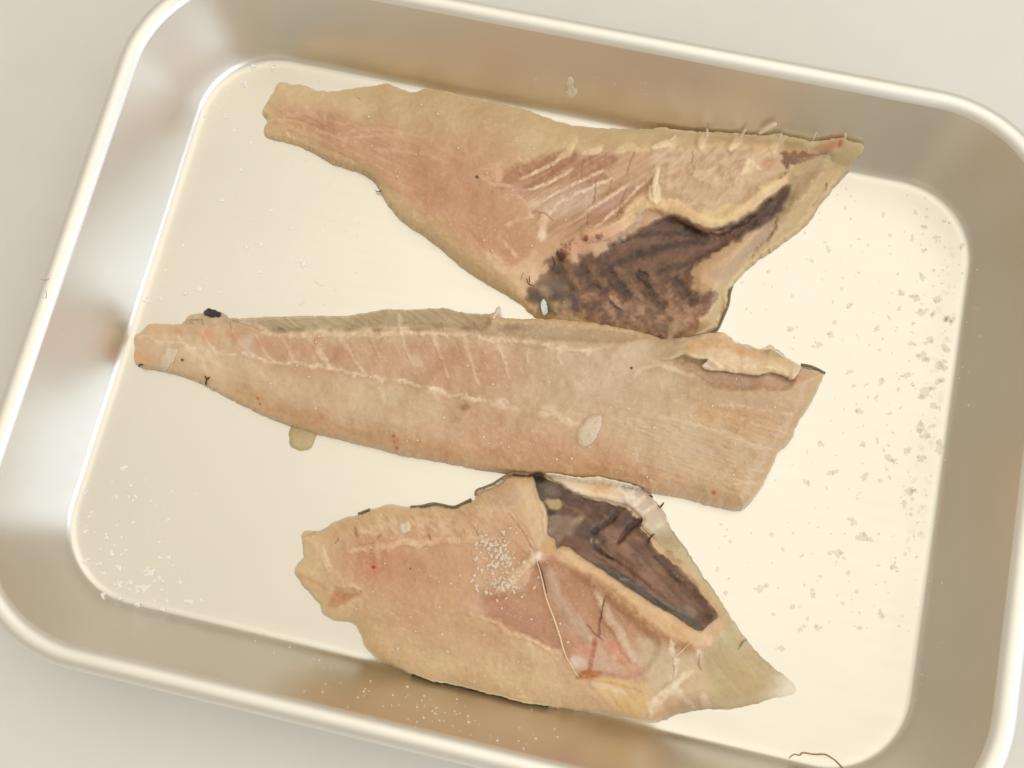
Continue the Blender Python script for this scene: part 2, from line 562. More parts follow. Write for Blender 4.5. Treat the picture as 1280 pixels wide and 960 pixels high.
def strip(pc, name, pts, w, zmm, mat, parent, seed=0):
    """a ragged edge of skin showing from under the flesh: a thin band with uneven width, w in px"""
    P = smooth_line(pts, 10); n = len(P); V = []; F = []
    T_ = np.gradient(P, axis=0); T_ /= np.linalg.norm(T_, axis=1)[:, None] + 1e-9
    N_ = np.stack([T_[:, 1], -T_[:, 0]], 1)
    s_ = np.arange(n)
    wv = 0.42 * w * np.clip(-0.15 + 1.25 * vnoise(s_ * 0.45, s_ * 0 + seed, seed) + 0.5 * (vnoise(s_ * 1.7, s_ * 0, seed + 9) - .5), 0.05, 1.1) * np.clip(np.minimum(s_, n - 1 - s_) / 3, 0.1, 1)
    jit = 0.6 * (vnoise(s_ * 0.9, s_ * 0, seed + 3) - 0.5)
    a = P + N_ * (wv + jit)[:, None]; b_ = P - N_ * 3.0
    zt = zmm * MM
    A = unproj(a[:, 0], a[:, 1], np.full(n, zt)); B_ = unproj(b_[:, 0], b_[:, 1], np.full(n, zt + 0.0002))
    A2 = A - [0, 0, 0.0003]; B2 = B_ - [0, 0, 0.0004]
    base = tray_z(A[:, 0], A[:, 1])
    A[:, 2] = np.maximum(A[:, 2], base + .0006); A2[:, 2] = np.maximum(A2[:, 2], base + .0003)
    V = np.concatenate([A, B_, B2, A2])
    for i in range(n - 1):
        for k in range(4):
            p, q = k * n + i, ((k + 1) % 4) * n + i
            F.append((p, p + 1, q + 1, q))
    F.append((0, n, 2 * n, 3 * n)); F.append((4 * n - 1, 3 * n - 1, 2 * n - 1, n - 1))
    return mesh_obj(name, V, F, mat, parent)


def flake_mesh(cx, cy, r, zf, seed, asp=1.0, ang=0.0, dome=0.00025, rag=0.45, n=18):
    """irregular flat flake or droplet: px centre and radius, zf(px,py)->height below it"""
    a = np.linspace(0, 2 * math.pi, n, endpoint=False)
    rr_ = r * (1 + rag * fbm(np.cos(a) * 2.1 + seed * 3.3, np.sin(a) * 2.1 + seed * 1.7, 1, 3, seed))
    ux, uy = np.cos(a) * rr_ * asp, np.sin(a) * rr_ / asp
    c, q = math.cos(ang), math.sin(ang)
    rx, ry = ux * c - uy * q, ux * q + uy * c
    V = []; F = []
    for f, hz_ in ((1.0, 0.06), (0.9, 0.7), (0.55, 1.0)):
        X_, Y_ = cx + rx * f, cy + ry * f
        V.append(unproj(X_, Y_, zf(X_, Y_) + 0.00004 + dome * hz_))
    V.append(unproj(np.array([cx]), np.array([cy]), zf(np.array([cx]), np.array([cy])) + 0.00004 + dome * 1.02))
    V = np.concatenate(V)
    for k in (0, 1):
        for i in range(n):
            j = (i + 1) % n; F.append((k * n + j, k * n + i, (k + 1) * n + i, (k + 1) * n + j))
    for i in range(n):
        F.append((2 * n + (i + 1) % n, 2 * n + i, 3 * n))
    return V, F


def merge(parts):
    V = []; F = []; o = 0
    for v, f in parts:
        V.append(np.asarray(v)); F += [tuple(i + o for i in t) for t in f]; o += len(v)
    return np.concatenate(V), F


def floor_z(px, py):
    """height of the tray's surface seen at a pixel"""
    px = np.asarray(px, float); z = np.zeros(px.shape)
    for _ in range(140):
        p = unproj(px, py, z); tz = tray_z(p[..., 0], p[..., 1]); m = tz > z + 0.0001
        if not m.any(): break
        z = np.where(m, z + 0.0002, z)
    return z


def crystal(c, r, seed):
    rg = np.random.default_rng(seed)
    v = np.array([(1, 1, 1), (-1, 1, 1), (-1, -1, 1), (1, -1, 1), (1, 1, -1), (-1, 1, -1), (-1, -1, -1), (1, -1, -1)], float)
    v = v * r * (0.6 + 0.7 * rg.random((8, 3))); a = rg.random() * 3
    R_ = np.array([[math.cos(a), -math.sin(a), 0], [math.sin(a), math.cos(a), 0], [0, 0, 0.8]])
    return v @ R_.T + c, [(0, 1, 2, 3), (7, 6, 5, 4), (0, 4, 5, 1), (1, 5, 6, 2), (2, 6, 7, 3), (3, 7, 4, 0)]


def grains(pc, spots, rmm, seed):
    out = []
    for k, (x, y) in enumerate(spots):
        c = unproj(np.array([x]), np.array([y]), pc.hz(np.array([x]), np.array([y])) + rmm * 0.3 * MM)[0]
        out.append(crystal(c, rmm * MM * (0.5 + 0.9 * RNG.random()), seed + k))
    return merge(out)


def speckle(pc, a, rgb, sc, thr, seed, zone=None, dh=0.0):
    a = a * 0.4
    n = fbm(pc.X, pc.Y, sc, 2, seed)
    al = a * sstep(thr, thr + 0.22, n)
    if zone is not None: al = al * zone
    pc.put(al, rgb, dh)


def muscle(pc, zone, ang, sc, stretch, amp, seed, light=(226, 202, 172), dark=(178, 132, 98), dh=0.08):
    amp *= 0.42; dh *= 0.4
    n = fbm(pc.wx, pc.wy, sc * 1.25, 3, seed, math.radians(ang), stretch, 0.45)
    pc.put(np.clip(n, 0, 1) * amp * zone, light); pc.put(np.clip(-n, 0, 1) * amp * zone, dark)
    pc.relief = getattr(pc, 'relief', 0) + n * dh * MM * zone


def broad(pc, seed, amp=0.3):
    n = fbm(pc.wx, pc.wy, 60, 3, seed, math.radians(12), 1.8); n2 = fbm(pc.wx, pc.wy, 15, 4, seed + 5, math.radians(10), 1.6)
    pc.put(np.clip(n, 0, 1) * amp, (224, 200, 168)); pc.put(np.clip(-n, 0, 1) * amp, (186, 142, 108))
    pc.put(np.clip(n2, 0, 1) * amp * .25, (230, 208, 178)); pc.put(np.clip(-n2, 0, 1) * amp * .25, (184, 140, 106))


# =========================================================== piece A: long belly fillet with dark membrane (top of the tray)
A_out = [(348, 101), (366, 103), (382, 105), (390, 110), (415, 112), (444, 108), (464, 105.6), (484, 103), (503, 109), (513, 113), (530, 110),
         (553, 111), (582, 118), (628, 128), (661, 136), (687, 146), (717, 155), (751, 157.5), (796, 160), (830, 157), (845, 160), (875, 162),
         (912, 164), (950, 166), (971, 165), (995, 170), (1017, 174), (1034, 172), (1055, 170), (1070, 176), (1081, 179), (1082, 187), (1066, 208), (1051, 224),
         (1025, 255), (1014, 274), (980, 302), (950, 322), (924, 345), (911, 364), (909, 379), (896, 409), (879, 418), (860, 421), (845, 424), (830, 427), (800, 419),
         (760, 411), (720, 404), (690, 400), (669, 393), (655, 380), (644, 372), (621, 359), (595, 342), (569, 324), (540, 298), (513, 280), (494, 265), (480, 246),
         (474, 237), (467, 224), (451, 213), (431, 206), (415, 201), (389, 187), (370, 178), (349, 173), (333, 168), (329, 159), (333, 149), (327, 139),
         (331, 129), (341, 113)]
A = Piece(A_out, 3)
X, Y = A.X, A.Y
A.col[:] = np.array((205, 172, 136)) / 255
top = sstep(40, -25, (Y - (108 + (X - 330) * 0.19)) - 28)          # paler, yellower back edge
A.put(top * 0.9, (207, 181, 140))
A.blob(350, 125, 45, 30, 10, (216, 188, 150), 0.9)
A.blob(470, 205, 120, 34, 27, (196, 150, 117), 0.9, soft=0.7)
A.blob(565, 262, 85, 48, 38, (194, 146, 111), 0.85, soft=0.7)
A.blob(620, 300, 60, 40, 30, (202, 155, 116), 0.7, soft=0.7)
A.line([(480, 252), (540, 292), (600, 337), (664, 386)], 16, (208, 178, 138), 0.75, soft=16, wob=3)
A.line([(487, 262), (560, 312), (640, 366), (668, 390)], 5, (182, 152, 116), 0.6, soft=5)
# muscle fibres of the tail half
st = fbm(X, Y, 2.6, 3, 41, math.radians(24), 22)
z_ = sstep(560, 430, X) * sstep(6, 16, A.sd) * sstep(120, 150, Y - (X - 330) * 0.12)
A.put(np.clip(st, 0, 1) * 0.42 * z_, (226, 196, 166), 0.12); A.put(np.clip(-st, 0, 1) * 0.4 * z_, (176, 130, 96), -0.1)
for p in ([(334, 150), (366, 152), (398, 172), (430, 181)], [(352, 147), (380, 141), (410, 152), (436, 153)], [(392, 162), (430, 171), (470, 168), (512, 176)],
          [(420, 168), (452, 160), (488, 163), (530, 170)], [(360, 165), (400, 182), (440, 204), (478, 236)], [(470, 186), (520, 192), (560, 203)]):
    A.line(p, 1.6, (224, 194, 166), 0.5, soft=2.4, dh=0.15, wob=2)
# broad soft mottling and grain
m = fbm(X, Y, 34, 4, 51); A.put(np.clip(m, 0, 1) * 0.22, (220, 192, 154)); A.put(np.clip(-m, 0, 1) * 0.22, (186, 140, 104))
m = fbm(X, Y, 5, 3, 52); A.put(np.clip(m, 0, 1) * 0.08, (226, 200, 168)); A.put(np.clip(-m, 0, 1) * 0.07, (176, 134, 100))
broad(A, 701, .3)
muscle(A, sstep(130, 170, Y - (X - 330) * .1) * sstep(620, 560, X), 30, 5, 7, .32, 711)
muscle(A, sstep(560, 620, X) * sstep(190, 150, Y), 14, 6, 5, .2, 712)
muscle(A, sstep(520, 580, X) * sstep(660, 600, X) * sstep(200, 230, Y), 48, 5, 5, .25, 713)
# ribs area: pale ridges and brown hollows running up to the right
rib = [(622, 222), (660, 206), (700, 193), (745, 182), (800, 186), (830, 205), (822, 226), (800, 255), (782, 276), (745, 288), (700, 300), (680, 292), (670, 270), (650, 250)]
A.poly(rib, (192, 150, 118), 0.55, 10)
ra = A.poly(rib, None, 1.0, 8)
st = fbm(X, Y, 5.5, 3, 61, math.radians(-33), 12)
A.put(np.clip(st, 0, 1) * 0.4 * ra, (214, 184, 156), 0.3); A.put(np.clip(-st, 0, 1) * 0.45 * ra, (172, 124, 90), -0.3)
for p, w, c, a in (([(628, 228), (655, 214), (690, 203), (716, 194)], 11, (172, 125, 90), .8), ([(655, 236), (690, 220), (735, 208), (765, 200)], 10, (176, 130, 98), .8),
                   ([(700, 243), (722, 230), (752, 218)], 7, (170, 122, 92), .75), ([(738, 268), (760, 255), (788, 240)], 8, (180, 134, 104), .7),
                   ([(775, 262), (792, 246), (812, 226)], 7, (178, 132, 102), .6), ([(690, 262), (712, 250), (735, 243)], 16, (206, 176, 152), .8),
                   ([(745, 262), (775, 246), (790, 232)], 9, (204, 168, 146), .6), ([(790, 225), (805, 205), (820, 195)], 18, (208, 174, 140), .6)):
    A.line(p, w, c, a, soft=w, dh=-0.25 if c[0] < 190 else 0.2, wob=1.5)
for p in ([(686, 270), (695, 258), (709, 249), (726, 240), (745, 232), (764, 221)], [(735, 262), (756, 249), (776, 236), (785, 230)],
          [(737, 285), (752, 278), (768, 265), (788, 247), (800, 234), (811, 222), (821, 212)], [(680, 251), (701, 238), (725, 226), (754, 212)],
          [(651, 223), (678, 212), (700, 199)], [(653, 238), (684, 230), (717, 210)], [(640, 232), (625, 231), (612, 228)]):
    A.line(p, 1.8, (228, 200, 172), 0.75, soft=2.6, dh=0.35, wob=1.2)
A.line([(684, 266), (679, 278), (677, 294)], 4, (226, 200, 168), 0.6, soft=6)
A.blob(677, 295, 6, 7, 0, (232, 210, 178), 0.8)
A.blob(668, 255, 9, 6, -20, (222, 196, 172), 0.7); A.blob(623, 219, 6, 8, 0, (228, 200, 172), 0.8, dh=.3); A.blob(648, 240, 14, 5, 15, (204, 168, 150), 0.5)
for p in ([(617, 209), (624, 222), (617, 232), (632, 247)], [(632, 240), (650, 248), (659, 257), (661, 268), (664, 271)], [(600, 210), (612, 209), (624, 207)], [(600, 221), (615, 222)],
          [(664, 271), (648, 276), (630, 288), (628, 300), (640, 312)], [(640, 312), (646, 320)], [(648, 198), (656, 203), (664, 197)]):
    A.line(p, 2.0, (226, 194, 160), 0.6, soft=3, dh=0.2, wob=2, brk=.6)
# flesh lobes with pale seams low down
for p in ([(655, 330), (645, 345), (652, 362)], [(612, 318), (628, 334), (650, 340)], [(668, 318), (660, 340), (654, 366)]):
    A.line(p, 6, (222, 192, 156), 0.6, soft=7, dh=0.25, wob=2)
A.blob(660, 345, 17, 22, 25, (219, 188, 154), 0.8, dh=0.4)
# rib stumps: pale tufts along the upper edge
A.poly([(810, 178), (870, 176), (930, 184), (975, 184), (975, 215), (950, 228), (930, 246), (895, 258), (868, 262), (838, 242), (836, 205)], (209, 178, 146), 0.8, 8)
m = fbm(X, Y, 6, 4, 71, math.radians(-40), 2.0); zn = A.poly([(815, 180), (975, 184), (950, 228), (895, 258), (868, 262), (838, 242)], None, 1, 8)
A.put(np.clip(m, 0, 1) * 0.5 * zn, (224, 198, 170), 0.2); A.put(np.clip(-m, 0, 1) * 0.45 * zn, (186, 146, 116), -0.2)
A.line([(700, 197), (711, 190), (716, 181), (721, 174)], 4.5, (228, 200, 160), 0.7, soft=4, dh=0.5)
A.line([(730, 191), (745, 188), (753, 184)], 4, (230, 202, 164), 0.8, soft=4, dh=0.5)
A.line([(772, 189), (787, 184), (795, 187)], 5, (230, 204, 168), 0.8, soft=5, dh=0.6)
A.line([(800, 186), (840, 184), (880, 186), (925, 184), (960, 186)], 4, (222, 192, 154), 0.6, soft=6, dh=0.3, wob=3)
for p in ([(818, 184), (832, 180), (843, 172)], [(876, 184), (880, 174), (884, 164)], [(913, 186), (922, 174), (930, 164)], [(966, 186), (969, 176), (965, 168)], [(972, 182), (976, 174), (975, 168)],
          [(1006, 182), (1012, 176), (1016, 173)], [(1010, 184), (1018, 180), (1022, 177)]):
    A.line(p, 5, (232, 208, 174), 0.85, soft=3.5, dh=0.8)
A.blob(961, 184, 15, 12, 30, (224, 196, 160), 0.75, dh=0.5); A.blob(937, 208, 8, 12, 25, (228, 202, 166), 0.8, dh=0.6)
A.line([(928, 217), (936, 201), (944, 208), (950, 212)], 3, (232, 208, 174), 0.8, soft=2.5, dh=0.4)
A.blob(962, 205, 10, 7, 0, (202, 158, 124), 0.6)
A.poly([(978, 193), (1000, 190), (1031, 189), (1045, 195), (1020, 200), (1001, 202), (988, 206), (980, 200)], (132, 92, 66), 0.8, 3, rag=5, sc=6)
A.line([(984, 206), (981, 216), (974, 224)], 2, (120, 84, 60), 0.7, soft=3, brk=.5)
A.poly([(1018, 184), (1030, 178), (1045, 172), (1058, 172), (1062, 180), (1050, 188), (1030, 188)], (206, 134, 104), 0.6, 5)
A.line([(1053, 173), (1051, 180), (1048, 186)], 1.6, (170, 74, 52), 0.8, soft=1.8)
A.blob(1046, 190, 8, 6, 0, (230, 198, 164), 0.8, dh=0.4)
A.poly([(1058, 176), (1078, 178), (1080, 188), (1060, 206), (1046, 200)], (214, 188, 146), 0.8, 4)
# thin translucent belly strip down the right side
strp = [(1060, 190), (1066, 208), (1051, 224), (1025, 255), (1014, 274), (980, 302), (950, 322), (924, 345), (911, 364), (909, 379), (896, 409), (879, 418), (868, 415), (888, 392), (896, 364), (905, 345), (925, 318), (955, 282), (984, 236), (990, 214), (1012, 200)]
A.poly(strp, (196, 172, 134), 0.92, 4)
A.line([(995, 214), (1030, 203), (1062, 196)], 8, (216, 188, 144), 0.8, soft=6, dh=0.6)
A.blob(1015, 222, 20, 11, -35, (190, 158, 120), 0.7); A.line([(1000, 262), (1020, 240), (1045, 214)], 6, (206, 180, 140), 0.6, soft=6)
for p, w in (([(971, 273), (970, 286), (957, 300), (946, 309), (940, 320)], 2.6), ([(966, 291), (957, 300), (948, 308)], 3.2), ([(1015, 259), (1023, 250), (1030, 238), (1034, 228)], 1.8), ([(905, 372), (903, 388), (896, 402)], 1.6)):
    A.line(p, w, (74, 50, 36), 0.85, soft=1.6, dh=-0.3, brk=.4)
muscle(A, A.poly(strp, None, 1, 3), -52, 5, 8, .6, 715, (214, 190, 154), (160, 128, 98))
A.blob(1000, 240, 26, 10, -55, (178, 146, 112), .45, soft=.9); A.blob(950, 300, 30, 10, -45, (186, 158, 134), .5, soft=.9)
for p in ([(1052, 214), (1020, 252), (985, 292), (950, 316)], [(1030, 214), (1005, 244), (985, 270)], [(900, 352), (893, 372), (884, 396)]):
    A.line(p, 1.6, (218, 194, 158), .55, soft=3, wob=2)
A.line([(1060, 212), (1020, 262), (975, 300), (935, 330)], 2.5, (160, 130, 98), .5, soft=4, wob=2)
A.poly([(925, 318), (960, 280), (968, 288), (944, 312), (915, 345), (903, 350), (890, 340)], (188, 158, 132), 0.75, 5)
# ridge of yellow fat above the membrane
A.line([(735, 292), (765, 286), (782, 277), (792, 262), (807, 252), (830, 254), (850, 262), (866, 272), (884, 281), (905, 281), (924, 270), (945, 252), (962, 238), (980, 226)], 11, (222, 190, 148), 0.9, soft=8, dh=1.3, wob=1.2)
A.poly([(880, 262), (895, 264), (905, 256), (935, 254), (925, 266), (912, 275), (895, 279), (880, 276)], (224, 198, 150), 0.9, 2.5, dh=0.4)
A.poly([(949, 236), (955, 229), (974, 224), (977, 229), (962, 240), (952, 243)], (224, 198, 150), 0.9, 2, dh=0.4)
A.blob(800, 265, 9, 6, -50, (196, 168, 126), 0.7); A.blob(797, 268, 2.5, 2.5, 0, (170, 140, 100), 0.6)
A.poly([(812, 250), (812, 234), (819, 227), (821, 215), (823, 213), (823, 228), (826, 240), (824, 252)], (230, 206, 168), 0.95, 1.6, dh=1.2, rag=.4)
A.line([(724, 300), (745, 292), (775, 290)], 12, (212, 172, 140), 0.8, soft=8)
A.blob(728, 305, 22, 10, -30, (206, 158, 128), 0.7)
for cx, cy, r in ((732, 298, 6), (748, 296, 4), (706, 308, 5), (703, 316, 6), (700, 326, 5), (716, 300, 3), (707, 294, 1.6)):
    A.blob(cx, cy, r, r * .7, -40, (122, 76, 52), 0.65, soft=.9, rag=1.2)
# fine dark hairs (vessels) in the flesh
for p in ([(646, 208), (649, 216), (652, 221)], [(686, 204), (690, 214), (696, 221)], [(748, 192), (735, 198), (727, 208), (727, 224)], [(758, 192), (755, 204)], [(792, 190), (787, 206), (783, 218)],
          [(664, 266), (678, 266), (691, 276)], [(764, 222), (762, 234), (758, 242)], [(746, 222), (743, 245), (741, 253)], [(735, 255), (735, 281)], [(783, 236), (777, 253), (771, 271)],
          [(866, 190), (866, 204), (868, 212), (865, 218)], [(735, 285), (741, 284)], [(596, 221), (597, 223)], [(447, 122), (449, 124)], [(654, 342), (651, 350)]):
    A.line(p, 0.7, (128, 84, 58), 0.42, soft=1.3, taper=False)
A.blob(596, 221, 2.2, 2.0, 0, (60, 40, 34), 0.95)
speckle(A, 0.42, (236, 214, 186), 2.6, 0.62, 81, sstep(140, 210, X - 260) * sstep(700, 640, X))
speckle(A, 0.3, (232, 208, 178), 3.2, 0.66, 82)
A.line([(352, 176), (389, 189), (431, 207), (452, 214), (470, 228)], 3, (166, 132, 100), 0.7, soft=5)
# membrane outline, used for the hollow it lies in
AM = [(656, 365), (670, 359), (676, 346), (681, 336), (686, 324), (700, 318), (715, 328), (727, 318), (742, 322), (753, 320), (760, 311), (770, 306), (782, 296), (800, 287), (811, 282),
      (822, 274), (841, 267), (857, 272), (872, 281), (891, 285), (910, 280), (929, 271), (947, 260), (963, 246), (982, 232), (989, 236), (987, 247), (976, 267), (947, 286),
      (915, 303), (895, 317), (878, 328), (868, 340), (868, 356), (880, 362), (893, 366), (893, 382), (886, 392), (872, 400), (874, 413), (862, 425), (830, 430), (800, 421), (760, 413), (700, 405), (668, 397)]
amL = sdf(X, Y, smooth_line(AM, 4, True))
A.h = A.h * 0
T = 6.0 + 2.2 * np.exp(-((X - 620) / 150) ** 2 - ((Y - 230) / 90) ** 2) + 1.6 * np.exp(-((X - 900) / 120) ** 2 - ((Y - 190) / 40) ** 2)
T -= 2.4 * sstep(-14, 14, amL) + 0.0
T -= 1.6 * sstep(450, 340, X)
stp = sdf(X, Y, smooth_line(strp, 4, True))
T -= 3.0 * sstep(-6, 10, stp)
T += 0.5 * fbm(X, Y, 40, 3, 91) + 0.10 * fbm(X, Y, 7, 3, 92)
hh = T * MM * A.edge_profile(30, 0.08)
# repeat the relief the marks carry
relief = A.h.copy()
A.h = hh
for p, w, d in (([(735, 292), (765, 286), (782, 277), (792, 262), (807, 252), (830, 254), (850, 262), (866, 272), (884, 281), (905, 281), (924, 270), (945, 252), (962, 238), (980, 226)], 12, 1.7),
                ([(686, 270), (709, 249), (745, 232), (764, 221)], 2.5, .35), ([(737, 285), (768, 265), (800, 234), (821, 212)], 2.5, .4), ([(680, 251), (725, 226), (754, 212)], 2.5, .3),
                ([(628, 228), (690, 203), (716, 194)], 9, -.4), ([(655, 236), (735, 208), (765, 200)], 9, -.4), ([(738, 268), (788, 240)], 8, -.4), ([(684, 266), (679, 278), (677, 296)], 6, .3),
                ([(818, 184), (832, 180), (843, 172)], 6, .9), ([(876, 184), (884, 164)], 6, .9), ([(913, 186), (930, 164)], 6, .9), ([(966, 186), (966, 168)], 6, .8),
                ([(823, 213), (818, 232), (817, 250)], 7, 1.1), ([(971, 273), (957, 300), (940, 320)], 4, -.5), ([(333, 152), (366, 152), (430, 181)], 3, .3), ([(360, 165), (440, 204), (478, 236)], 4, -.3),
                ([(331, 129), (360, 150), (400, 160)], 5, -.4)):
    A.line(p, w, None, 1.0, soft=w, dh=d, wob=1.2)
m = fbm(X, Y, 6, 4, 71, math.radians(-40), 2.0); A.h += 0.28 * MM * m * zn
m = fbm(X, Y, 5.5, 3, 61, math.radians(-33), 12); A.h += 0.28 * MM * m * ra
for p in ([(698, 334), (709, 351), (720, 361)], [(727, 334), (740, 351), (749, 359)], [(765, 341), (781, 359), (788, 372)], [(801, 341), (813, 359), (832, 378)], [(846, 347), (859, 364), (869, 376)], [(803, 344), (820, 364), (833, 379)]):
    A.line(p, 4, None, 1.0, soft=6, dh=-0.35, wob=2)
A.h += A.relief; A.h += 0.16 * MM * fbm(X, Y, 12, 4, 95) * sstep(-3, 4, amL)
A.h += (0.22 * fbm(X, Y, 26, 3, 801) + 0.09 * fbm(X, Y, 9, 3, 802)) * MM * sstep(0, 12, A.sd)
A.finish_height()
A.put(sstep(12, 0, A.sd) * .3, (228, 202, 160)); A.put(sstep(36, 2, A.sd + 6 * fbm(X, Y, 30, 3, 811)) * .38, (222, 194, 148)); A.put(sstep(22, 60, A.sd + 10 * fbm(X, Y, 40, 3, 812)) * sstep(700, 600, X) * .35, (190, 142, 104)); A.cover[:] = 1  # translucent glow painted into the colour: thin edges paler, thick middle browner
fa = thing('belly_fillet', 'long raw fillet with dark brown belly membrane, nearest the wall with the pale scrap', 'fish fillet')
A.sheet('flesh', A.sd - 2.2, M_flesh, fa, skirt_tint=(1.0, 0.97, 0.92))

# the dark membrane: a thin sheet of its own with frayed edges
save = A.col.copy()
A.col[:] = np.array((104, 76, 62)) / 255
m1 = fbm(X, Y, 22, 4, 101); m2 = fbm(X, Y, 8, 4, 102, math.radians(-36), 2.6); m3 = fbm(X, Y, 3.2, 3, 103, math.radians(-38), 2)
A.put(sstep(325, 400, Y + 0.1 * (X - 760)) * 0.85, (152, 120, 102))
A.line([(745, 325), (790, 305), (830, 290), (880, 300), (905, 290), (945, 266), (975, 246)], 34, (74, 50, 40), 0.85, soft=16)
A.line([(838, 276), (852, 288), (890, 294), (925, 280)], 9, (52, 34, 28), 0.9, soft=7)
A.line([(930, 290), (900, 302), (865, 320), (840, 335)], 14, (98, 68, 54), 0.7, soft=8)
A.put(np.clip(m1, 0, 1) * 0.35, (142, 112, 98)); A.put(np.clip(-m1, 0, 1) * 0.5, (62, 42, 36))
low = sstep(335, 385, Y)
A.put(np.clip(m2, 0, 1) * 0.35, (170, 138, 116)); A.put(np.clip(-m2, 0, 1) * 0.4, (64, 38, 28))
m4 = fbm(X, Y, 9, 5, 106, 0, 1, 0.6); A.put(np.clip(m4 + .15, 0, 1) * .85 * low, (190, 160, 138)); A.put(np.clip(-m4, 0, 1) * .6 * low, (74, 44, 32))
A.put(np.clip(m3, 0, 1) * 0.22, (166, 132, 112)); A.put(np.clip(-m3, 0, 1) * 0.25, (46, 28, 22))
for p, c in (([(735, 340), (775, 315), (820, 300), (860, 300)], (128, 98, 82)), ([(745, 358), (800, 330), (850, 318), (900, 300)], (132, 100, 84)), ([(790, 350), (840, 335), (870, 322)], (120, 88, 72)), ([(780, 300), (820, 286), (850, 285)], (118, 88, 74))):
    A.line(p, 5, c, .55, soft=7, wob=2)
for p in ([(750, 345), (790, 322), (840, 306), (880, 302)], [(770, 306), (810, 292), (845, 290)], [(820, 345), (855, 330), (885, 312)]):
    A.line(p, 3, (48, 30, 24), .6, soft=5, wob=2)
for p in ([(698, 334), (709, 351), (720, 361)], [(727, 334), (740, 351), (749, 359)], [(765, 341), (781, 359), (788, 372)], [(801, 341), (813, 359), (832, 378)], [(846, 347), (859, 364), (869, 376)]):
    A.line(p, 2.2, (40, 24, 18), 0.85, soft=4.5, wob=2)
    q = [(x + 7, y - 4) for x, y in p]; A.line(q, 5, (160, 128, 108), 0.3, soft=7, wob=2)  # highlight painted along one side of each fold
    q = [(x - 6, y + 4) for x, y in p]; A.line(q, 5, (66, 44, 34), 0.6, soft=6, wob=2)  # and the fold's shaded side painted darker
A.line([(762, 374), (767, 381), (777, 387)], 2, (50, 32, 26), 0.9, soft=1.5); A.line([(764, 371), (772, 378), (779, 384)], 4, (186, 152, 128), 0.8, soft=2.5)
A.line([(840, 270), (858, 282), (890, 288), (930, 276)], 1.6, (36, 24, 20), 0.9, soft=1.6); A.line([(858, 272), (880, 287), (900, 289)], 2, (150, 112, 92), 0.7, soft=2)
A.line([(868, 322), (895, 306), (925, 292)], 2, (140, 108, 94), 0.6, soft=3)
A.poly([(656, 362), (672, 356), (700, 360), (722, 372), (722, 396), (690, 404), (664, 396)], (72, 62, 60), 0.85, 4)
A.blob(683, 363, 10, 6, 15, (132, 128, 130), 0.75); A.blob(700, 360, 12, 6, 25, (122, 104, 98), 0.7)
A.line([(700, 396), (712, 390), (724, 396)], 5, (150, 108, 90), 0.8, soft=4)
A.put(sstep(850, 870, X) * sstep(385, 405, Y) * 0.6, (176, 146, 118))
memb_col = A.col.copy()
fray = (fbm(X, Y, 7, 4, 111, gain=.55) * 5.0 + fbm(X, Y, 18, 2, 112) * 3) * (0.35 + 0.65 * sstep(285, 310, Y)) + 1.5
L = np.minimum(amL + fray * sstep(26, 4, amL), A.sd - 1.6 + sstep(385, 400, Y) * 1.4)
edge_a = np.clip(L / 7.0, 0, 1) ** 0.7
upleft = sstep(760, 700, X - 0.6 * (Y - 300))
thin = 0.86 + 0.25 * fbm(X, Y, 12, 4, 113)
lowpatch = low * np.clip(fbm(X, Y, 14, 4, 114) + 0.15, 0, 1) * 0.55
cov = np.clip(edge_a * np.clip(thin, 0.3, 1) * (1 - 0.35 * upleft * sstep(20, 4, amL)) - lowpatch, 0.0, 1)
A.h += 0.0
A.sheet('membrane', L, M_memb, fa, lift=0.00022, thick=0.00012, col=memb_col, cover=cov)
A.col = save
# silver skin showing at the corner of the membrane
ss = A.poly([(675, 376), (681, 373), (684, 380), (685, 392), (676, 394), (673, 386)], None, 1, 0.8)
Ls = sdf(X, Y, smooth_line([(676, 377), (680, 374), (683, 380), (684, 391), (679, 394), (677, 386)], 3, True)) + 0.8 * fbm(X, Y, 4, 2, 3)
o = A.sheet('silver_skin_patch', Ls, M_silver, fa, lift=0.00035, thick=0.0002)
# dark skin under the lower edge
strip(A, 'skin', [(366, 176), (389, 187), (415, 201), (431, 206), (451, 213), (467, 224), (474, 236)][::-1], 2.4, 0.6, M_skin, fa, 2)
strip(A, 'skin', [(914, 357), (911, 366), (909, 380), (903, 395), (896, 410), (888, 416)][::-1], 1.6, 0.6, M_skin, fa, 5)
strip(A, 'skin', [(655, 380), (662, 387), (669, 393)][::-1], 1.5, 0.6, M_skin, fa, 6)
# bones and torn fibres standing off the upper edge
for pts, r, lf in (([(949, 167), (958, 161), (966, 156), (971, 155)], 0.85, 0.5), ([(1016, 176), (1019, 168), (1021, 165)], 0.3, 0.4), ([(883, 172), (884, 166), (884, 161)], 0.45, 0.4), ([(925, 172), (929, 166), (932, 162)], 0.45, 0.4), ([(976, 176), (975, 170), (977, 166)], 0.4, 0.4), ([(838, 176), (842, 172), (845, 168)], .45, .4),
                   ([(1055, 176), (1057, 170), (1056, 166)], 0.3, 0.4)):
    tube('torn_fibre', on_piece(A, pts, lf * MM, 4), r * MM, M_scrap, fa)
tube('torn_fibre', on_piece(A, [(823, 210), (821, 218), (818, 232), (817, 246)], 0.9 * MM, 4), 0.9 * MM, M_bone, fa, taper=0.2, flat=.6)
for pts in ([(658, 348), (661, 355), (667, 357)], [(662, 345), (662, 353)], [(690, 320), (694, 330), (690, 338)], [(697, 312), (699, 322), (704, 328)], [(469, 238), (473, 240), (476, 238)]):
    tube('dark_fibre', on_piece(A, pts, 0.4 * MM, 4), 0.16 * MM, M_vein if pts[0][0] > 600 else M_speck, fa, nseg=5)

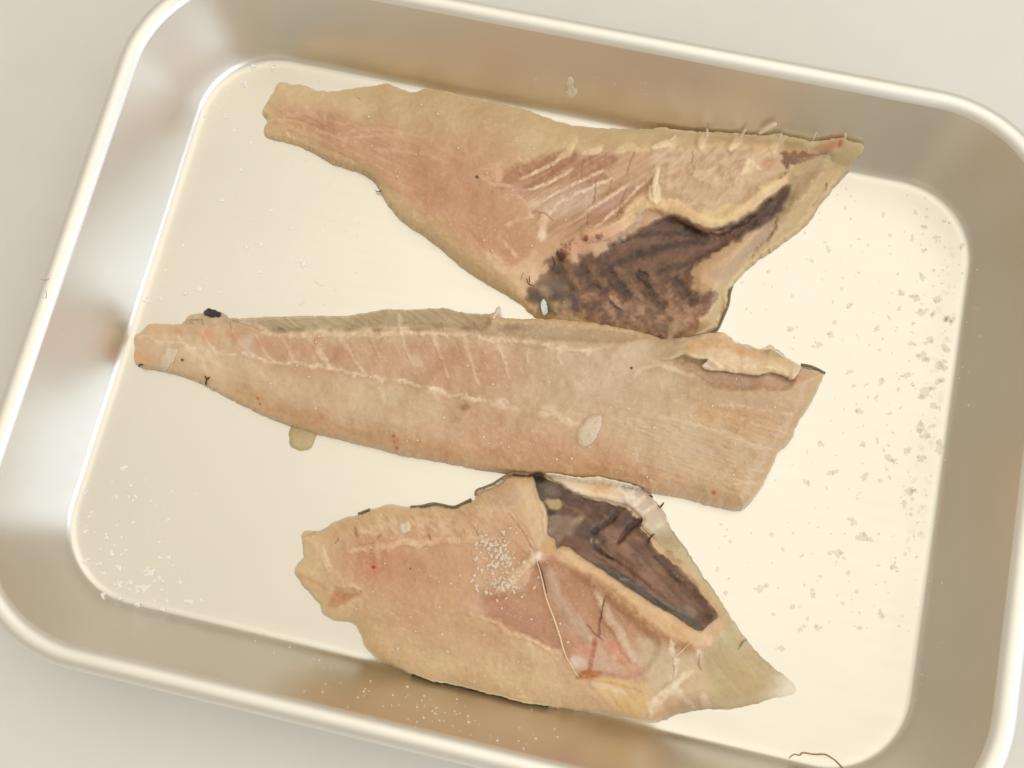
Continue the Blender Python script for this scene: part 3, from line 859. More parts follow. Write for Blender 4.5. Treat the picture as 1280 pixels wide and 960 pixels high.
# =========================================================== piece B: long loin fillet (middle)
B_out = [(165, 421), (174, 412), (185, 404), (205, 403), (226, 403), (233, 393), (255, 389), (273, 388), (287, 397), (320, 396), (356, 395), (392, 394), (428, 394), (453, 391), (481, 386),
         (517, 386), (553, 384), (575, 389), (596, 391), (607, 390), (616, 388), (622, 386), (628, 395), (658, 396), (697, 397), (736, 401), (775, 407), (810, 415), (835, 423), (850, 424), (865, 421),
         (890, 418), (904, 416), (912, 422), (919, 427), (951, 436), (963, 433), (974, 440), (982, 446), (1001, 457), (1014, 460), (1027, 464), (1031, 470), (1017, 499), (998, 530), (993, 546), (974, 565),
         (966, 585), (951, 612), (935, 632), (923, 635), (896, 630), (857, 620), (818, 613), (780, 606), (735, 601), (700, 597), (669, 592), (630, 588), (595, 583), (560, 576), (503, 566), (463, 556), (428, 547), (392, 539),
         (363, 530), (327, 516), (291, 499), (259, 482), (230, 469), (205, 462), (174, 456), (165, 448), (166, 434)]
B = Piece(B_out, 13, ragged=0.9); B.contrast = 1.0
X, Y = B.X, B.Y
B.col[:] = np.array((205, 178, 146)) / 255
B.put(sstep(500, 300, X) * 0.7, (212, 184, 148))
top = sstep(-8, 22, -(Y - (405 + (X - 200) * 0.045)) + 5)
B.blob(430, 450, 130, 24, 10, (198, 158, 128), 0.8, soft=.7); B.blob(580, 460, 90, 34, 8, (196, 152, 122), 0.8, soft=.7)
B.blob(640, 555, 120, 36, 10, (200, 154, 118), 0.75, soft=.8); B.blob(760, 590, 90, 24, 8, (198, 148, 108), 0.7, soft=.8)
B.blob(780, 480, 110, 34, 10, (202, 174, 146), 0.8, soft=.8); B.blob(900, 495, 80, 30, 12, (196, 166, 132), 0.7, soft=.8)
B.blob(930, 530, 60, 16, 14, (206, 166, 118), 0.8, soft=.7); B.blob(850, 560, 80, 26, 14, (206, 178, 146), 0.7, soft=.8); B.blob(915, 600, 45, 24, 5, (210, 184, 140), 0.7, soft=.7)
B.line([(300, 498), (400, 535), (520, 562), (650, 584), (780, 600)], 12, (192, 144, 104), 0.75, soft=22, wob=3)  # shading of the rounded lower edge, painted as a darker amber band
B.blob(175, 446, 16, 9, 5, (222, 162, 112), 0.75, soft=.7); B.blob(190, 436, 22, 14, 10, (216, 184, 158), 0.7)
broad(B, 731, .3)
muscle(B, sstep(1, 0, sstep(0, 14, Y - (432 + (X - 250) * .14))) * sstep(720, 640, X), 62, 5, 4, .28, 741)
muscle(B, sstep(0, 20, Y - (440 + (X - 250) * .16)) * sstep(760, 700, X), 24, 7, 6, .26, 742)
muscle(B, sstep(700, 770, X), 17, 6, 7, .3, 743)
# upper grey edge of skin-side flesh, ridged
gz = B.poly([(226, 404), (233, 390), (273, 386), (287, 394), (350, 393), (428, 392), (481, 383), (553, 381), (600, 386), (612, 400), (600, 414), (560, 408), (500, 406), (440, 410), (400, 410), (350, 414), (310, 404), (270, 404)], (184, 166, 134), 0.9, 3)
r_ = fbm(X, Y, 2.6, 2, 201, math.radians(35), 8); B.put(np.clip(r_, 0, 1) * .38 * gz, (204, 188, 158)); B.put(np.clip(-r_, 0, 1) * .4 * gz, (152, 134, 104))
B.blob(255, 398, 24, 7, 5, (212, 196, 166), 0.8)
B.line([(600, 410), (640, 410), (690, 414), (740, 418), (790, 418), (830, 425)], 15, (184, 158, 126), 0.75, soft=9)
B.line([(612, 396), (624, 392), (623, 388)], 6, (206, 182, 146), .8)
B.line([(660, 399), (720, 403), (780, 411)], 4, (206, 168, 122), 0.5, soft=5)
# seams between the muscle blocks
pale = (236, 214, 190)
B.line([(300, 400), (321, 408), (334, 416), (351, 421), (372, 419), (395, 417), (425, 415), (465, 417), (494, 414), (542, 416), (575, 416), (600, 421), (630, 423), (677, 432), (728, 438), (763, 434)], 3.2, pale, 0.55, soft=3.5, wob=3, brk=.5)
B.line([(177, 420), (197, 427), (222, 429), (241, 435), (265, 440), (295, 442), (310, 446), (329, 449), (361, 452), (381, 456), (400, 457), (416, 462), (441, 466), (461, 472), (478, 474), (494, 475), (512, 482), (534, 483), (555, 491), (579, 497), (597, 500)], 1.3, pale, 0.55, soft=2.6, wob=2.5, brk=.3)
B.line([(597, 500), (625, 505), (660, 510), (700, 522), (720, 530)], 2.5, pale, 0.45, soft=4, wob=4, brk=.5)
myo = ([(386, 422), (394, 436), (402, 448), (414, 462)], [(422, 420), (435, 436), (447, 456), (459, 470)], [(459, 409), (467, 428), (476, 446)], [(500, 393), (502, 411), (510, 440), (518, 456)],
       [(542, 414), (546, 434), (555, 456), (561, 472)], [(578, 416), (583, 434), (591, 456), (597, 481)], [(624, 426), (628, 442), (638, 472)], [(660, 438), (661, 452)], [(698, 443), (705, 456)],
       [(222, 415), (224, 424), (236, 434)], [(253, 414), (260, 430), (268, 440)], [(292, 414), (310, 440), (330, 450)], [(320, 420), (330, 440), (345, 452)], [(352, 424), (362, 440), (366, 450)], [(395, 418), (400, 440), (414, 458)])
for p in myo:
    B.line(p, 1.2, pale, 0.5, soft=2.2, wob=1.2, dh=0)
for p in myo[:7]:
    B.line(p[:2], 4, (226, 204, 180), 0.5, soft=4)
for p in ([(290, 442), (312, 455), (330, 470)], [(238, 436), (252, 450), (258, 470)], [(256, 440), (276, 458)], [(460, 476), (475, 484), (480, 500)], [(540, 486), (548, 496)]):
    B.line(p, 2, pale, 0.3, soft=4, wob=2)
# pinkish blocks between them
for x, y, rx, ry, c in ((222, 414, 8, 4, (208, 142, 104)), (262, 421, 12, 7, (206, 150, 114)), (293, 421, 10, 6, (206, 146, 112)), (330, 428, 11, 6, (198, 146, 114)), (368, 432, 16, 9, (192, 138, 106)), (395, 428, 6, 8, (186, 128, 96)),
                        (345, 440, 14, 7, (196, 156, 128)), (425, 440, 12, 12, (192, 144, 114)), (475, 432, 22, 9, (188, 144, 112)), (520, 434, 16, 10, (190, 146, 116)), (565, 445, 14, 16, (186, 140, 108)), (606, 450, 12, 16, (190, 146, 112)), (190, 410, 12, 4, (214, 164, 126))):
    B.blob(x, y, rx, ry, 20, c, 0.6, soft=.8)
for x, y, rx, ry in ((350, 413, 10, 3), (372, 412, 8, 3), (437, 412, 6, 3), (471, 412, 6, 3), (524, 411, 12, 3), (548, 409, 8, 3), (584, 409, 7, 4), (640, 410, 14, 5)):
    B.blob(x, y, rx, ry, 0, (146, 120, 92), 0.6, soft=.7)
B.blob(580, 509, 7, 3.5, 5, (160, 114, 84), 0.8); B.blob(519, 451, 8, 9, 30, (216, 190, 164), 0.6); B.blob(409, 412, 8, 6, 0, (220, 198, 174), 0.8); B.blob(413, 412, 4, 3, 0, (170, 138, 110), 0.7)
B.blob(308, 427, 9, 10, 30, (216, 190, 172), 0.7); B.line([(540, 485), (552, 486), (556, 491)], 3.5, (234, 214, 190), 0.85); B.line([(580, 498), (592, 500), (597, 499)], 3.5, (232, 210, 184), 0.8)
# smooth pale film towards the torn flap
B.poly([(722, 492), (716, 478), (735, 462), (748, 440), (775, 432), (815, 424), (850, 424), (838, 440), (822, 452), (800, 456), (790, 464), (768, 466), (762, 482), (745, 492)], (210, 186, 158), 0.75, 5, rag=4)
B.line([(793, 470), (800, 462), (820, 456), (840, 461), (866, 470), (880, 476)], 2.2, (226, 202, 174), 0.8, soft=2.5)
B.blob(930, 477, 55, 11, 4, (178, 140, 112), 0.75, soft=.7); B.blob(868, 456, 20, 6, 10, (178, 142, 110), 0.75)  # pinkish hollow under the flap, with the flap's shade painted in
B.blob(998, 472, 7, 4, 10, (204, 126, 92), 0.85)
B.poly([(985, 466), (1004, 458), (1029, 466), (1026, 474), (1012, 484), (994, 480)], (206, 176, 140), 0.7, 4)
for p in ([(763, 522), (794, 534), (815, 543), (829, 550)], [(790, 522), (822, 530), (848, 542), (872, 557)], [(810, 515), (850, 525), (895, 540), (940, 558), (966, 566)], [(857, 526), (911, 542), (960, 560)], [(892, 536), (935, 552), (970, 566)],
          [(700, 520), (712, 524), (720, 532)], [(775, 520), (790, 535), (788, 548)], [(670, 505), (690, 512), (700, 524)], [(905, 590), (925, 600), (945, 607)], [(798, 588), (812, 600), (820, 614)], [(905, 520), (950, 530), (990, 545)], [(900, 505), (940, 512), (1000, 520)],
          [(796, 556), (798, 576)], [(838, 560), (842, 580)], [(918, 578), (930, 592), (938, 602)], [(884, 598), (905, 606), (935, 602)]):
    B.line(p, 1.4, (226, 204, 174), 0.42, soft=2.6, wob=2, brk=.5)
ds = fbm(X, Y, 2.8, 3, 221, math.radians(20), 10); zz = sstep(730, 820, X) * sstep(500, 530, Y) * sstep(4, 14, B.sd)
B.put(np.clip(ds, 0, 1) * .15 * zz, (224, 204, 174)); B.put(np.clip(-ds, 0, 1) * .12 * zz, (184, 148, 112))
m = fbm(X, Y, 30, 4, 231); B.put(np.clip(m, 0, 1) * 0.22, (220, 196, 160)); B.put(np.clip(-m, 0, 1) * 0.22, (188, 146, 112))
m = fbm(X, Y, 5, 3, 232); B.put(np.clip(m, 0, 1) * 0.08, (228, 204, 172)); B.put(np.clip(-m, 0, 1) * 0.07, (180, 140, 108))
zr = sstep(380, 560, X) * sstep(8, 22, B.sd)
speckle(B, 0.45, (232, 210, 180), 3.4, 0.52, 241, zr); speckle(B, 0.5, (240, 222, 196), 2.2, 0.70, 242, sstep(300, 420, X)); speckle(B, 0.35, (226, 202, 168), 6.5, 0.55, 243, sstep(480, 600, X) * sstep(490, 520, Y))
for x, y, r, c in ((322, 498, 2.4, (196, 84, 44)), (325, 505, 1.6, (170, 90, 50)), (492, 545, 1.8, (110, 50, 40)), (493, 552, 1.6, (120, 60, 44)), (496, 560, 2.2, (120, 52, 40)), (503, 566, 1.8, (130, 60, 44)), (490, 553, 9, (204, 150, 120)), (892, 616, 2.6, (196, 90, 54)), (789, 460, 1.6, (60, 40, 30)), (228, 450, 1.6, (70, 44, 34))):
    B.blob(x, y, r, r, 0, c, 0.85 if r < 5 else .5, soft=.5)
for p in ([(252, 398), (254, 407)], [(287, 403), (289, 410)], [(290, 400), (312, 408), (330, 414)], [(348, 410), (358, 417)], [(552, 402), (553, 414)], [(594, 402), (592, 417)], [(236, 399), (252, 399)]):
    B.line(p, 0.7, (120, 96, 72), 0.5, soft=1.2, taper=False)
T = 8.2 + 1.2 * np.exp(-((X - 800) / 200) ** 2) - 3.4 * sstep(480, 170, X)
T += 1.0 * fbm(X, Y, 45, 3, 251) + 0.09 * fbm(X, Y, 6, 3, 252)
lowedge = B.edge_profile(40, 0.30)
B.h = T * MM * lowedge
B.h -= 3.0 * MM * gz * sstep(260, 330, X) + 0.6 * MM * gz
B.h = np.maximum(B.h, 0.0016)
B.h += gz * 0.22 * MM * r_
for p in myo: B.line(p, 2.5, None, 1, soft=3, dh=0.16)
B.line([(300, 404), (351, 421), (395, 417), (465, 417), (542, 416), (600, 421), (677, 432), (728, 438)], 3, None, 1, soft=4, dh=0.35)
B.line([(600, 410), (690, 415), (790, 420)], 10, None, 1, soft=8, dh=-0.9)
B.line([(850, 450), (900, 470), (950, 474), (985, 476)], 16, None, 1, soft=10, dh=-1.5)
B.line([(177, 420), (222, 429), (295, 442), (381, 456), (461, 472), (534, 483), (597, 500)], 3, None, 1, soft=3, dh=0.15)
B.h += 0.12 * MM * ds * zz + B.relief
B.h += (0.22 * fbm(X, Y, 26, 3, 801) + 0.09 * fbm(X, Y, 9, 3, 802)) * MM * sstep(0, 12, B.sd)
B.finish_height()
uA = lambda px, py: np.where((A.hz(px, py) > 0) & (sdf(px, py, A.outline) > 0), A.hz(px, py), 0)
# rests on the belly fillet where their edges overlap
ov = (sdf(X, Y, A.outline) > -2)
B.h = np.where(ov, np.maximum(B.h, A.hz(X, Y) + 0.0009), B.h)
B.put(sstep(12, 0, B.sd) * .25, (224, 196, 156)); B.put(sstep(30, 2, B.sd + 6 * fbm(X, Y, 30, 3, 811)) * (1 - gz) * .2, (220, 188, 142)); B.cover[:] = 1  # edge band painted lighter, like light coming through thin flesh
fb = thing('loin_fillet', 'longest raw fillet, pale pink without dark membrane, lying in the middle of the tray', 'fish fillet')
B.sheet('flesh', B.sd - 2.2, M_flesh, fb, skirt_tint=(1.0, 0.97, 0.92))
# torn flap: a curled strip lifted off the upper edge at the right
flap = [(794, 437), (826, 424), (850, 422), (866, 420), (890, 416.5), (904, 415), (912, 421), (920, 427), (935, 431), (951, 436), (962, 431), (974, 438), (983, 446), (1001, 457), (999, 464), (991, 474), (978, 469), (965, 465),
        (950, 468), (931, 467), (905, 464), (884, 462), (878, 457), (884, 449), (874, 449), (864, 447), (855, 443), (840, 449), (822, 449), (808, 444)]
save = B.col.copy(); saveh = B.h.copy()
B.col[:] = np.array((226, 200, 166)) / 255
B.line([(858, 436), (880, 430), (905, 430), (930, 438), (960, 442), (985, 452)], 7, (216, 174, 126), 0.8, soft=7, wob=2)
B.line([(878, 456), (900, 456), (930, 461), (960, 459), (985, 466)], 8, (229, 202, 164), 0.8, soft=5)
B.blob(885, 453, 9, 8, -20, (232, 208, 182), 0.9); B.poly([(806, 432), (850, 424), (850, 446), (822, 455), (800, 450)], (212, 188, 156), 0.8, 6)
B.poly([(952, 434), (966, 432), (982, 444), (960, 446)], (212, 190, 154), 0.8, 2)
m = fbm(X, Y, 5, 3, 261, 0.3, 3); B.put(np.clip(m, 0, 1) * .25, (232, 210, 180)); B.put(np.clip(-m, 0, 1) * .25, (200, 164, 124))
FP = smooth_line(flap, 3, True)
Lf = sdf(X, Y, FP) + 0.9 * fbm(X, Y, 5, 3, 262)
q = np.clip(Lf / 10, 0, 1)
low_rim = sstep(12, 2, Lf) * sstep(-4, 8, Y - (440 + (X - 880) * 0.14))
B.h = B.h + (0.8 + 1.1 * sstep(815, 880, X) * np.sqrt(np.clip(1 - (1 - q) ** 2, 0, 1)) + 0.8 * low_rim + 0.3 * fbm(X, Y, 9, 3, 263)) * MM * sstep(800, 862, X) + 0.0001
cv = 1.0 * sstep(800, 872, X) * (1 - 0.35 * B.poly([(952, 434), (966, 430), (982, 444), (960, 444)], None, 1, 2))
B.sheet('torn_flap', Lf, M_flesh, fb, thick=0.0009, cover=cv)
Bflap_h = B.h.copy(); B.h = saveh; B.col = save
strip(B, 'skin', [(1031, 468), (1022, 463), (1012, 459), (1001, 457)], 1.6, 1.4, M_skin, fb, 3)
tube('torn_fibre', on_piece(B, [(616, 398), (621, 391), (623, 386), (622, 384)], 0.5 * MM, 4), 0.8 * MM, M_scrap, fb)
Vv, Ff = merge([flake_mesh(265, 391, 6.5, lambda x, y: B.hz(x, y), 5, 1.25, 0.2, 0.0006), flake_mesh(272, 394, 3, lambda x, y: B.hz(x, y), 6, 1.2, 0.5, 0.0005)])
mesh_obj('black_skin_patch', Vv, Ff, M_speck, fb)
for pts in ([(174, 459), (175, 456), (179, 456)], [(256, 470), (259, 474), (262, 471)], [(259, 474), (257, 479), (259, 481)]):
    tube('dark_fibre', on_piece(B, pts, 0.35 * MM, 4), 0.25 * MM, M_speck, fb, nseg=5)

# =========================================================== piece C: short fillet with a folded-open belly (bottom)
C_out = [(378, 665), (400, 663), (417, 652), (447, 643), (463, 637), (483, 630), (503, 633), (527, 633), (550, 632), (567, 635), (580, 629), (593, 623), (597, 613), (617, 606), (628, 599), (640, 593), (661, 594), (682, 592),
         (711, 596), (750, 597), (775, 603), (796, 608), (813, 621), (828, 638), (838, 661), (860, 691), (874, 714), (898, 746), (916, 775), (941, 810), (966, 835), (990, 853), (994, 866), (966, 872), (941, 880),
         (916, 885), (880, 886), (850, 892), (820, 903), (792, 900), (760, 893), (725, 888), (700, 885), (663, 882), (633, 875), (603, 867), (567, 858), (537, 853), (513, 843), (493, 833), (473, 825), (457, 810), (450, 793),
         (440, 778), (417, 774), (403, 767), (400, 757), (388, 742), (375, 727), (368, 716), (370, 706), (378, 697), (378, 680)]
Cc = Piece(C_out, 23, ragged=1.0)
X, Y = Cc.X, Cc.Y
C = Cc
C.col[:] = np.array((211, 177, 140)) / 255
C.blob(395, 700, 40, 34, 20, (218, 190, 152), 0.85, soft=.7)
C.blob(490, 705, 70, 28, 5, (204, 156, 122), 0.85, soft=.7); C.blob(478, 700, 32, 14, 0, (204, 142, 108), 0.7, soft=.8); C.blob(560, 655, 90, 20, 0, (204, 164, 130), 0.8, soft=.7); C.blob(580, 700, 60, 30, 0, (204, 168, 132), 0.7, soft=.8)
C.blob(570, 800, 110, 45, 15, (208, 180, 138), 0.8, soft=.7); C.blob(610, 845, 90, 25, 12, (212, 184, 142), 0.6, soft=.7)
broad(C, 761, .28)
muscle(C, sstep(720, 690, Y) * sstep(650, 600, X), 60, 5, 3, .28, 771)
muscle(C, sstep(730, 770, Y) * sstep(700, 640, X), 20, 6, 4, .2, 772)
# hinge panel in front of the membrane
C.poly([(640, 596), (666, 594), (672, 608), (680, 632), (684, 655), (680, 672), (672, 688), (662, 672), (650, 650), (636, 628), (606, 626), (600, 616), (620, 606)], (212, 180, 142), 0.85, 4)
C.poly([(600, 614), (640, 598), (650, 625), (625, 635), (604, 626)], (196, 162, 134), 0.8, 5)
C.poly([(662, 622), (680, 634), (684, 660), (674, 684), (664, 668), (655, 640)], (222, 192, 156), 0.8, 4, dh=0)
# upper seam row
C.line([(437, 690), (460, 686), (490, 680), (520, 678), (555, 676), (590, 674), (625, 672)], 4, (224, 196, 160), 0.7, soft=5, wob=3, brk=.6)
C.line([(447, 650), (480, 655), (520, 660), (560, 668), (600, 672)], 3, (222, 194, 158), 0.35, soft=6, wob=4, brk=.4)
for p in ([(440, 643), (452, 660), (470, 668)], [(480, 632), (495, 655), (500, 676)], [(510, 634), (525, 655), (535, 680)], [(540, 636), (550, 655), (560, 676)], [(570, 640), (585, 655), (590, 672)], [(470, 680), (472, 696)]):
    C.line(p, 2.5, (222, 194, 160), 0.45, soft=4, wob=2, brk=.5)
st = fbm(X, Y, 4, 3, 301, math.radians(45), 3); z1 = sstep(690, 660, Y) * sstep(640, 600, X)
C.put(np.clip(st, 0, 1) * .35 * z1, (222, 194, 158)); C.put(np.clip(-st, 0, 1) * .35 * z1, (188, 146, 108))
# left tip folds
C.line([(402, 685), (410, 710), (425, 727), (447, 738)], 3, (222, 196, 160), 0.6, soft=5, wob=2)
C.poly([(418, 738), (432, 741), (447, 741), (440, 748), (428, 755), (420, 760), (410, 758), (414, 746)], (190, 134, 92), 0.75, 3)
C.line([(372, 718), (395, 728), (412, 738)], 2, (190, 150, 108), 0.6, soft=3); C.poly([(400, 757), (415, 762), (430, 758), (437, 778), (417, 775), (403, 768)], (212, 184, 144), 0.8, 3)
C.line([(379, 671), (392, 666), (400, 665)], 1.5, (168, 116, 80), .7)
for p in ([(443, 660), (445, 670)], [(473, 672), (477, 667)], [(598, 656), (597, 668)], [(536, 668), (538, 674)], [(420, 678), (424, 674)], [(402, 655), (405, 658)]):
    C.line(p, 0.8, (110, 72, 50), .55, soft=1.2, taper=False)
C.blob(467, 709, 2.4, 1.8, 0, (176, 30, 20), .95); C.blob(513, 711, 1.4, 1.4, 0, (110, 40, 30), .9)
# lines meeting at the bright node
C.line([(628, 625), (645, 650), (660, 672), (670, 690)], 3, (224, 196, 160), 0.6, soft=4); C.line([(635, 640), (655, 668), (668, 690)], 1.2, (160, 118, 84), .6, soft=1.5)
C.blob(650, 690, 12, 12, 0, (200, 154, 114), .8, soft=.5)
C.blob(620, 706, 24, 40, -12, (226, 200, 168), .5, soft=.8)
C.line([(671, 697), (660, 705), (645, 718), (634, 732), (622, 740)], 6, (226, 200, 166), 0.8, soft=7); C.line([(671, 697), (650, 676), (640, 668)], 3, (226, 200, 168), 0.6, soft=4)
C.blob(671, 698, 7, 8, 20, (238, 220, 200), 0.95, dh=0)
C.poly([(690, 672), (700, 676), (704, 684), (692, 692), (680, 690), (678, 678)], (206, 168, 118), .8, 2)
# pink rib area
C.poly([(668, 705), (690, 695), (720, 705), (760, 735), (800, 770), (830, 800), (835, 830), (815, 850), (770, 850), (730, 845), (705, 822), (690, 812), (665, 798), (635, 785), (610, 768), (590, 755), (600, 745), (630, 742), (655, 728)], (190, 144, 112), 0.85, 6)
C.blob(640, 768, 45, 16, 32, (188, 138, 116), 0.7, soft=.7); C.blob(594, 757, 15, 10, 10, (218, 194, 178), 0.6, soft=.8)
C.blob(720, 735, 22, 12, 45, (178, 128, 94), .7); C.blob(755, 770, 14, 24, -25, (184, 136, 98), .6)
C.poly([(684, 708), (692, 716), (700, 735), (712, 755), (728, 772), (740, 790), (744, 803), (734, 806), (722, 792), (705, 772), (692, 752), (684, 730)], (206, 176, 154), 0.8, 5)
C.line([(739, 729), (748, 742), (753, 757), (762, 772), (772, 787), (783, 806), (790, 824)], 7, (208, 182, 154), 0.8, soft=5); C.line([(739, 729), (748, 742), (755, 760)], 2.2, (230, 206, 182), 0.8, soft=2)
C.poly([(735, 800), (770, 795), (800, 815), (830, 820), (838, 840), (800, 850), (755, 842), (725, 838), (715, 822)], (212, 182, 158), 0.8, 7)
C.blob(767, 810, 11, 9, 40, (210, 126, 96), 0.55, soft=.9); C.blob(778, 826, 7, 8, 30, (210, 134, 106), .5); C.blob(731, 813, 10, 8, -20, (210, 140, 112), .5, soft=.9); C.blob(790, 840, 12, 8, 0, (220, 160, 130), .5)
C.blob(722, 828, 10, 7, 20, (226, 206, 186), .85)
C.line([(757, 745), (753, 762), (750, 780), (748, 795)], 2, (134, 84, 58), .75, soft=1.6); C.line([(744, 800), (741, 815), (736, 836)], 2.2, (176, 92, 66), .7, soft=4); C.line([(733, 780), (745, 793), (752, 802)], 1.6, (128, 70, 50), .7)
C.line([(723, 846), (736, 842), (752, 843)], 6, (184, 116, 62), .85, soft=4)
C.poly([(752, 843), (775, 848), (812, 855), (812, 872), (812, 893), (785, 893), (765, 880), (745, 862)], (222, 192, 140), 0.7, 5)
C.line([(755, 853), (780, 858), (810, 868)], 2, (204, 160, 100), .6); C.line([(740, 852), (760, 860), (785, 868)], 4, (226, 204, 176), .7)
C.blob(786, 880, 20, 9, 10, (214, 180, 120), .5)
muscle(C, sstep(690, 720, X) * sstep(700, 730, Y), 52, 4, 7, .35, 773)
# ridge between the ribs and the membrane
C.poly([(695, 688), (712, 690), (735, 705), (770, 728), (805, 752), (840, 772), (866, 787), (886, 796), (888, 808), (870, 812), (845, 802), (815, 790), (780, 765), (745, 732), (720, 712), (700, 702)], (218, 184, 142), 0.9, 4)
C.line([(735, 722), (775, 755), (805, 785), (840, 808), (865, 815)], 13, (182, 138, 100), 0.8, soft=8); C.blob(880, 803, 10, 8, 0, (226, 198, 160), .7)
C.poly([(800, 795), (850, 815), (872, 815), (876, 830), (850, 850), (835, 860), (820, 870), (812, 850), (800, 820)], (206, 184, 152), .8, 7)
# white webbing at the lower right
C.blob(860, 850, 50, 26, 0, (212, 190, 156), .7, soft=.8)
for p, w in (([(814, 893), (818, 878), (828, 868), (842, 860), (852, 848), (866, 842)], 6), ([(842, 858), (856, 872), (868, 886)], 4), ([(872, 818), (885, 832), (905, 848)], 2.5), ([(838, 848), (845, 835), (838, 800)], 2.5), ([(880, 870), (886, 890)], 3)):
    C.line(p, w, (232, 212, 186), .8, soft=5, wob=2)
C.line([(840, 820), (842, 835), (840, 848)], 1.2, (150, 120, 94), .6); C.line([(874, 818), (874, 830), (877, 838)], 2, (150, 116, 84), .7)
# translucent belly wall, right
wall_ = [(835, 655), (860, 691), (898, 746), (941, 810), (966, 835), (994, 856), (990, 868), (941, 881), (900, 884), (885, 850), (878, 820), (895, 800), (905, 770), (880, 730), (850, 695), (826, 668)]
C.poly(wall_, (220, 200, 158), 0.9, 7)
C.blob(925, 850, 40, 22, 40, (210, 184, 136), .5, soft=.8)
for p in ([(900, 790), (920, 815), (945, 845)], [(880, 815), (905, 845), (930, 870)], [(918, 790), (905, 805)], [(910, 768), (925, 800)], [(848, 686), (860, 700), (880, 725)], [(925, 808), (940, 830), (960, 845)]):
    C.line(p, 1.6, (224, 206, 168), .5, soft=2.5)
C.line([(922, 811), (928, 803), (933, 801)], 1.5, (120, 90, 64), .8); C.line([(835, 690), (848, 705), (860, 722), (872, 735)], 5, (170, 140, 104), .6, soft=5, brk=.4)
# torn white edge of the surface layer
C.line([(586, 766), (605, 772), (620, 777), (633, 790), (650, 794), (662, 797), (675, 806), (686, 814), (702, 816)], 3, (228, 204, 172), .55, soft=3.5, wob=3)
for p in ([(660, 640 + 160), (668, 818)], [(640, 800), (642, 826)], [(672, 806), (676, 826)]): C.line(p, 2.5, (224, 200, 164), .35, soft=5)
m = fbm(X, Y, 28, 4, 331); C.put(np.clip(m, 0, 1) * 0.2, (222, 196, 158)); C.put(np.clip(-m, 0, 1) * 0.2, (190, 148, 112))
m = fbm(X, Y, 5, 3, 332); C.put(np.clip(m, 0, 1) * 0.08, (228, 204, 170)); C.put(np.clip(-m, 0, 1) * 0.07, (184, 142, 108))
speckle(C, .45, (234, 210, 178), 4.0, .5, 341, sstep(700, 740, Y) * sstep(700, 640, X)); speckle(C, .45, (240, 220, 192), 2.4, .66, 342)
C.line([(648, 870), (658, 873), (664, 876)], 4, (240, 222, 194), .8, brk=.4)
CM = [(666, 593), (676, 591), (683, 598), (698, 604), (716, 616), (739, 624), (761, 627), (772, 631), (784, 632), (794, 640), (803, 650), (800, 659), (810, 672), (822, 690), (829, 694), (842, 705), (854, 714), (869, 731), (886, 753),
      (896, 765), (898, 771), (888, 779), (877, 789), (864, 784), (842, 769), (818, 756), (789, 737), (766, 722), (745, 707), (725, 695), (715, 686), (705, 682), (696, 686), (694, 674), (685, 668), (685, 648), (681, 631), (675, 623), (670, 607)]
cmL = sdf(X, Y, smooth_line(CM, 4, True)) + 0.8 * fbm(X, Y, 5, 3, 351) + 5 * fbm(X, Y, 8, 4, 352, math.radians(40), 2) * sstep(5, 30, ((X - 740) * 160 - (Y - 640) * 200) / 256.0)
T = 6.4 + 0.8 * np.exp(-((X - 560) / 110) ** 2 - ((Y - 760) / 80) ** 2)
T -= 2.0 * sstep(460, 380, X)
val = ((X - 690) * 160 - (Y - 610) * 200) / 256.0
T -= 1.0 * sstep(-10, 14, cmL) + 3.0 * sstep(-15, 55, val)
T -= 2.2 * sstep(-30, 16, sdf(X, Y, smooth_line(wall_, 3, True)))
T -= 1.4 * sstep(800, 850, X) * sstep(790, 830, Y)
ribp = sdf(X, Y, smooth_line([(668, 705), (720, 712), (790, 770), (825, 805), (800, 845), (730, 842), (705, 820), (665, 797), (610, 768), (600, 748), (650, 735)], 3, True))
T -= 1.3 * sstep(-5, 8, ribp)
T += 0.45 * fbm(X, Y, 40, 3, 361) + 0.10 * fbm(X, Y, 6, 3, 362)
T += 0.5 * sstep(-9, 6, sdf(X, Y, smooth_line([(695, 688), (712, 690), (770, 728), (840, 772), (886, 796), (885, 808), (845, 800), (780, 760), (720, 712)], 3, True)))
C.h = np.maximum(T, 0.9) * MM * C.edge_profile(28, 0.2)
for p, w, d in (([(671, 697), (645, 718), (622, 740)], 6, .5), ([(586, 766), (620, 777), (633, 790), (662, 797), (686, 814)], 4, .3), ([(418, 738), (432, 744), (447, 741)], 6, -.7), ([(402, 685), (410, 710), (447, 738)], 4, .3),
                ([(437, 690), (490, 680), (555, 676), (625, 672)], 5, .35), ([(690, 716), (712, 755), (740, 795)], 12, .6), ([(739, 729), (762, 772), (790, 824)], 6, .6), ([(628, 625), (660, 672), (670, 690)], 3, -.3), ([(814, 893), (828, 868), (852, 848)], 6, .4)):
    C.line(p, w, None, 1, soft=w, dh=d)
C.h += .2 * MM * st * z1 + C.relief
C.blob(671, 698, 8, 8, 0, None, 1, dh=.8); C.line([(670, 612), (682, 640), (683, 668)], 5, None, 1, soft=4, dh=.5)
for p in ([(779, 633), (758, 651), (743, 664)], [(802, 650), (787, 660), (771, 678)], [(745, 690), (790, 720), (840, 760)]): C.line(p, 5, None, 1, soft=5, dh=-.6)
C.h += .25 * MM * fbm(X, Y, 10, 4, 365) * sstep(-3, 3, cmL)
C.h += (0.22 * fbm(X, Y, 26, 3, 801) + 0.09 * fbm(X, Y, 9, 3, 802)) * MM * sstep(0, 12, C.sd)
C.finish_height()
ov = (sdf(X, Y, B.outline) > -2); C.h = np.where(ov, np.maximum(C.h, B.hz(X, Y) + 0.0008), C.h)
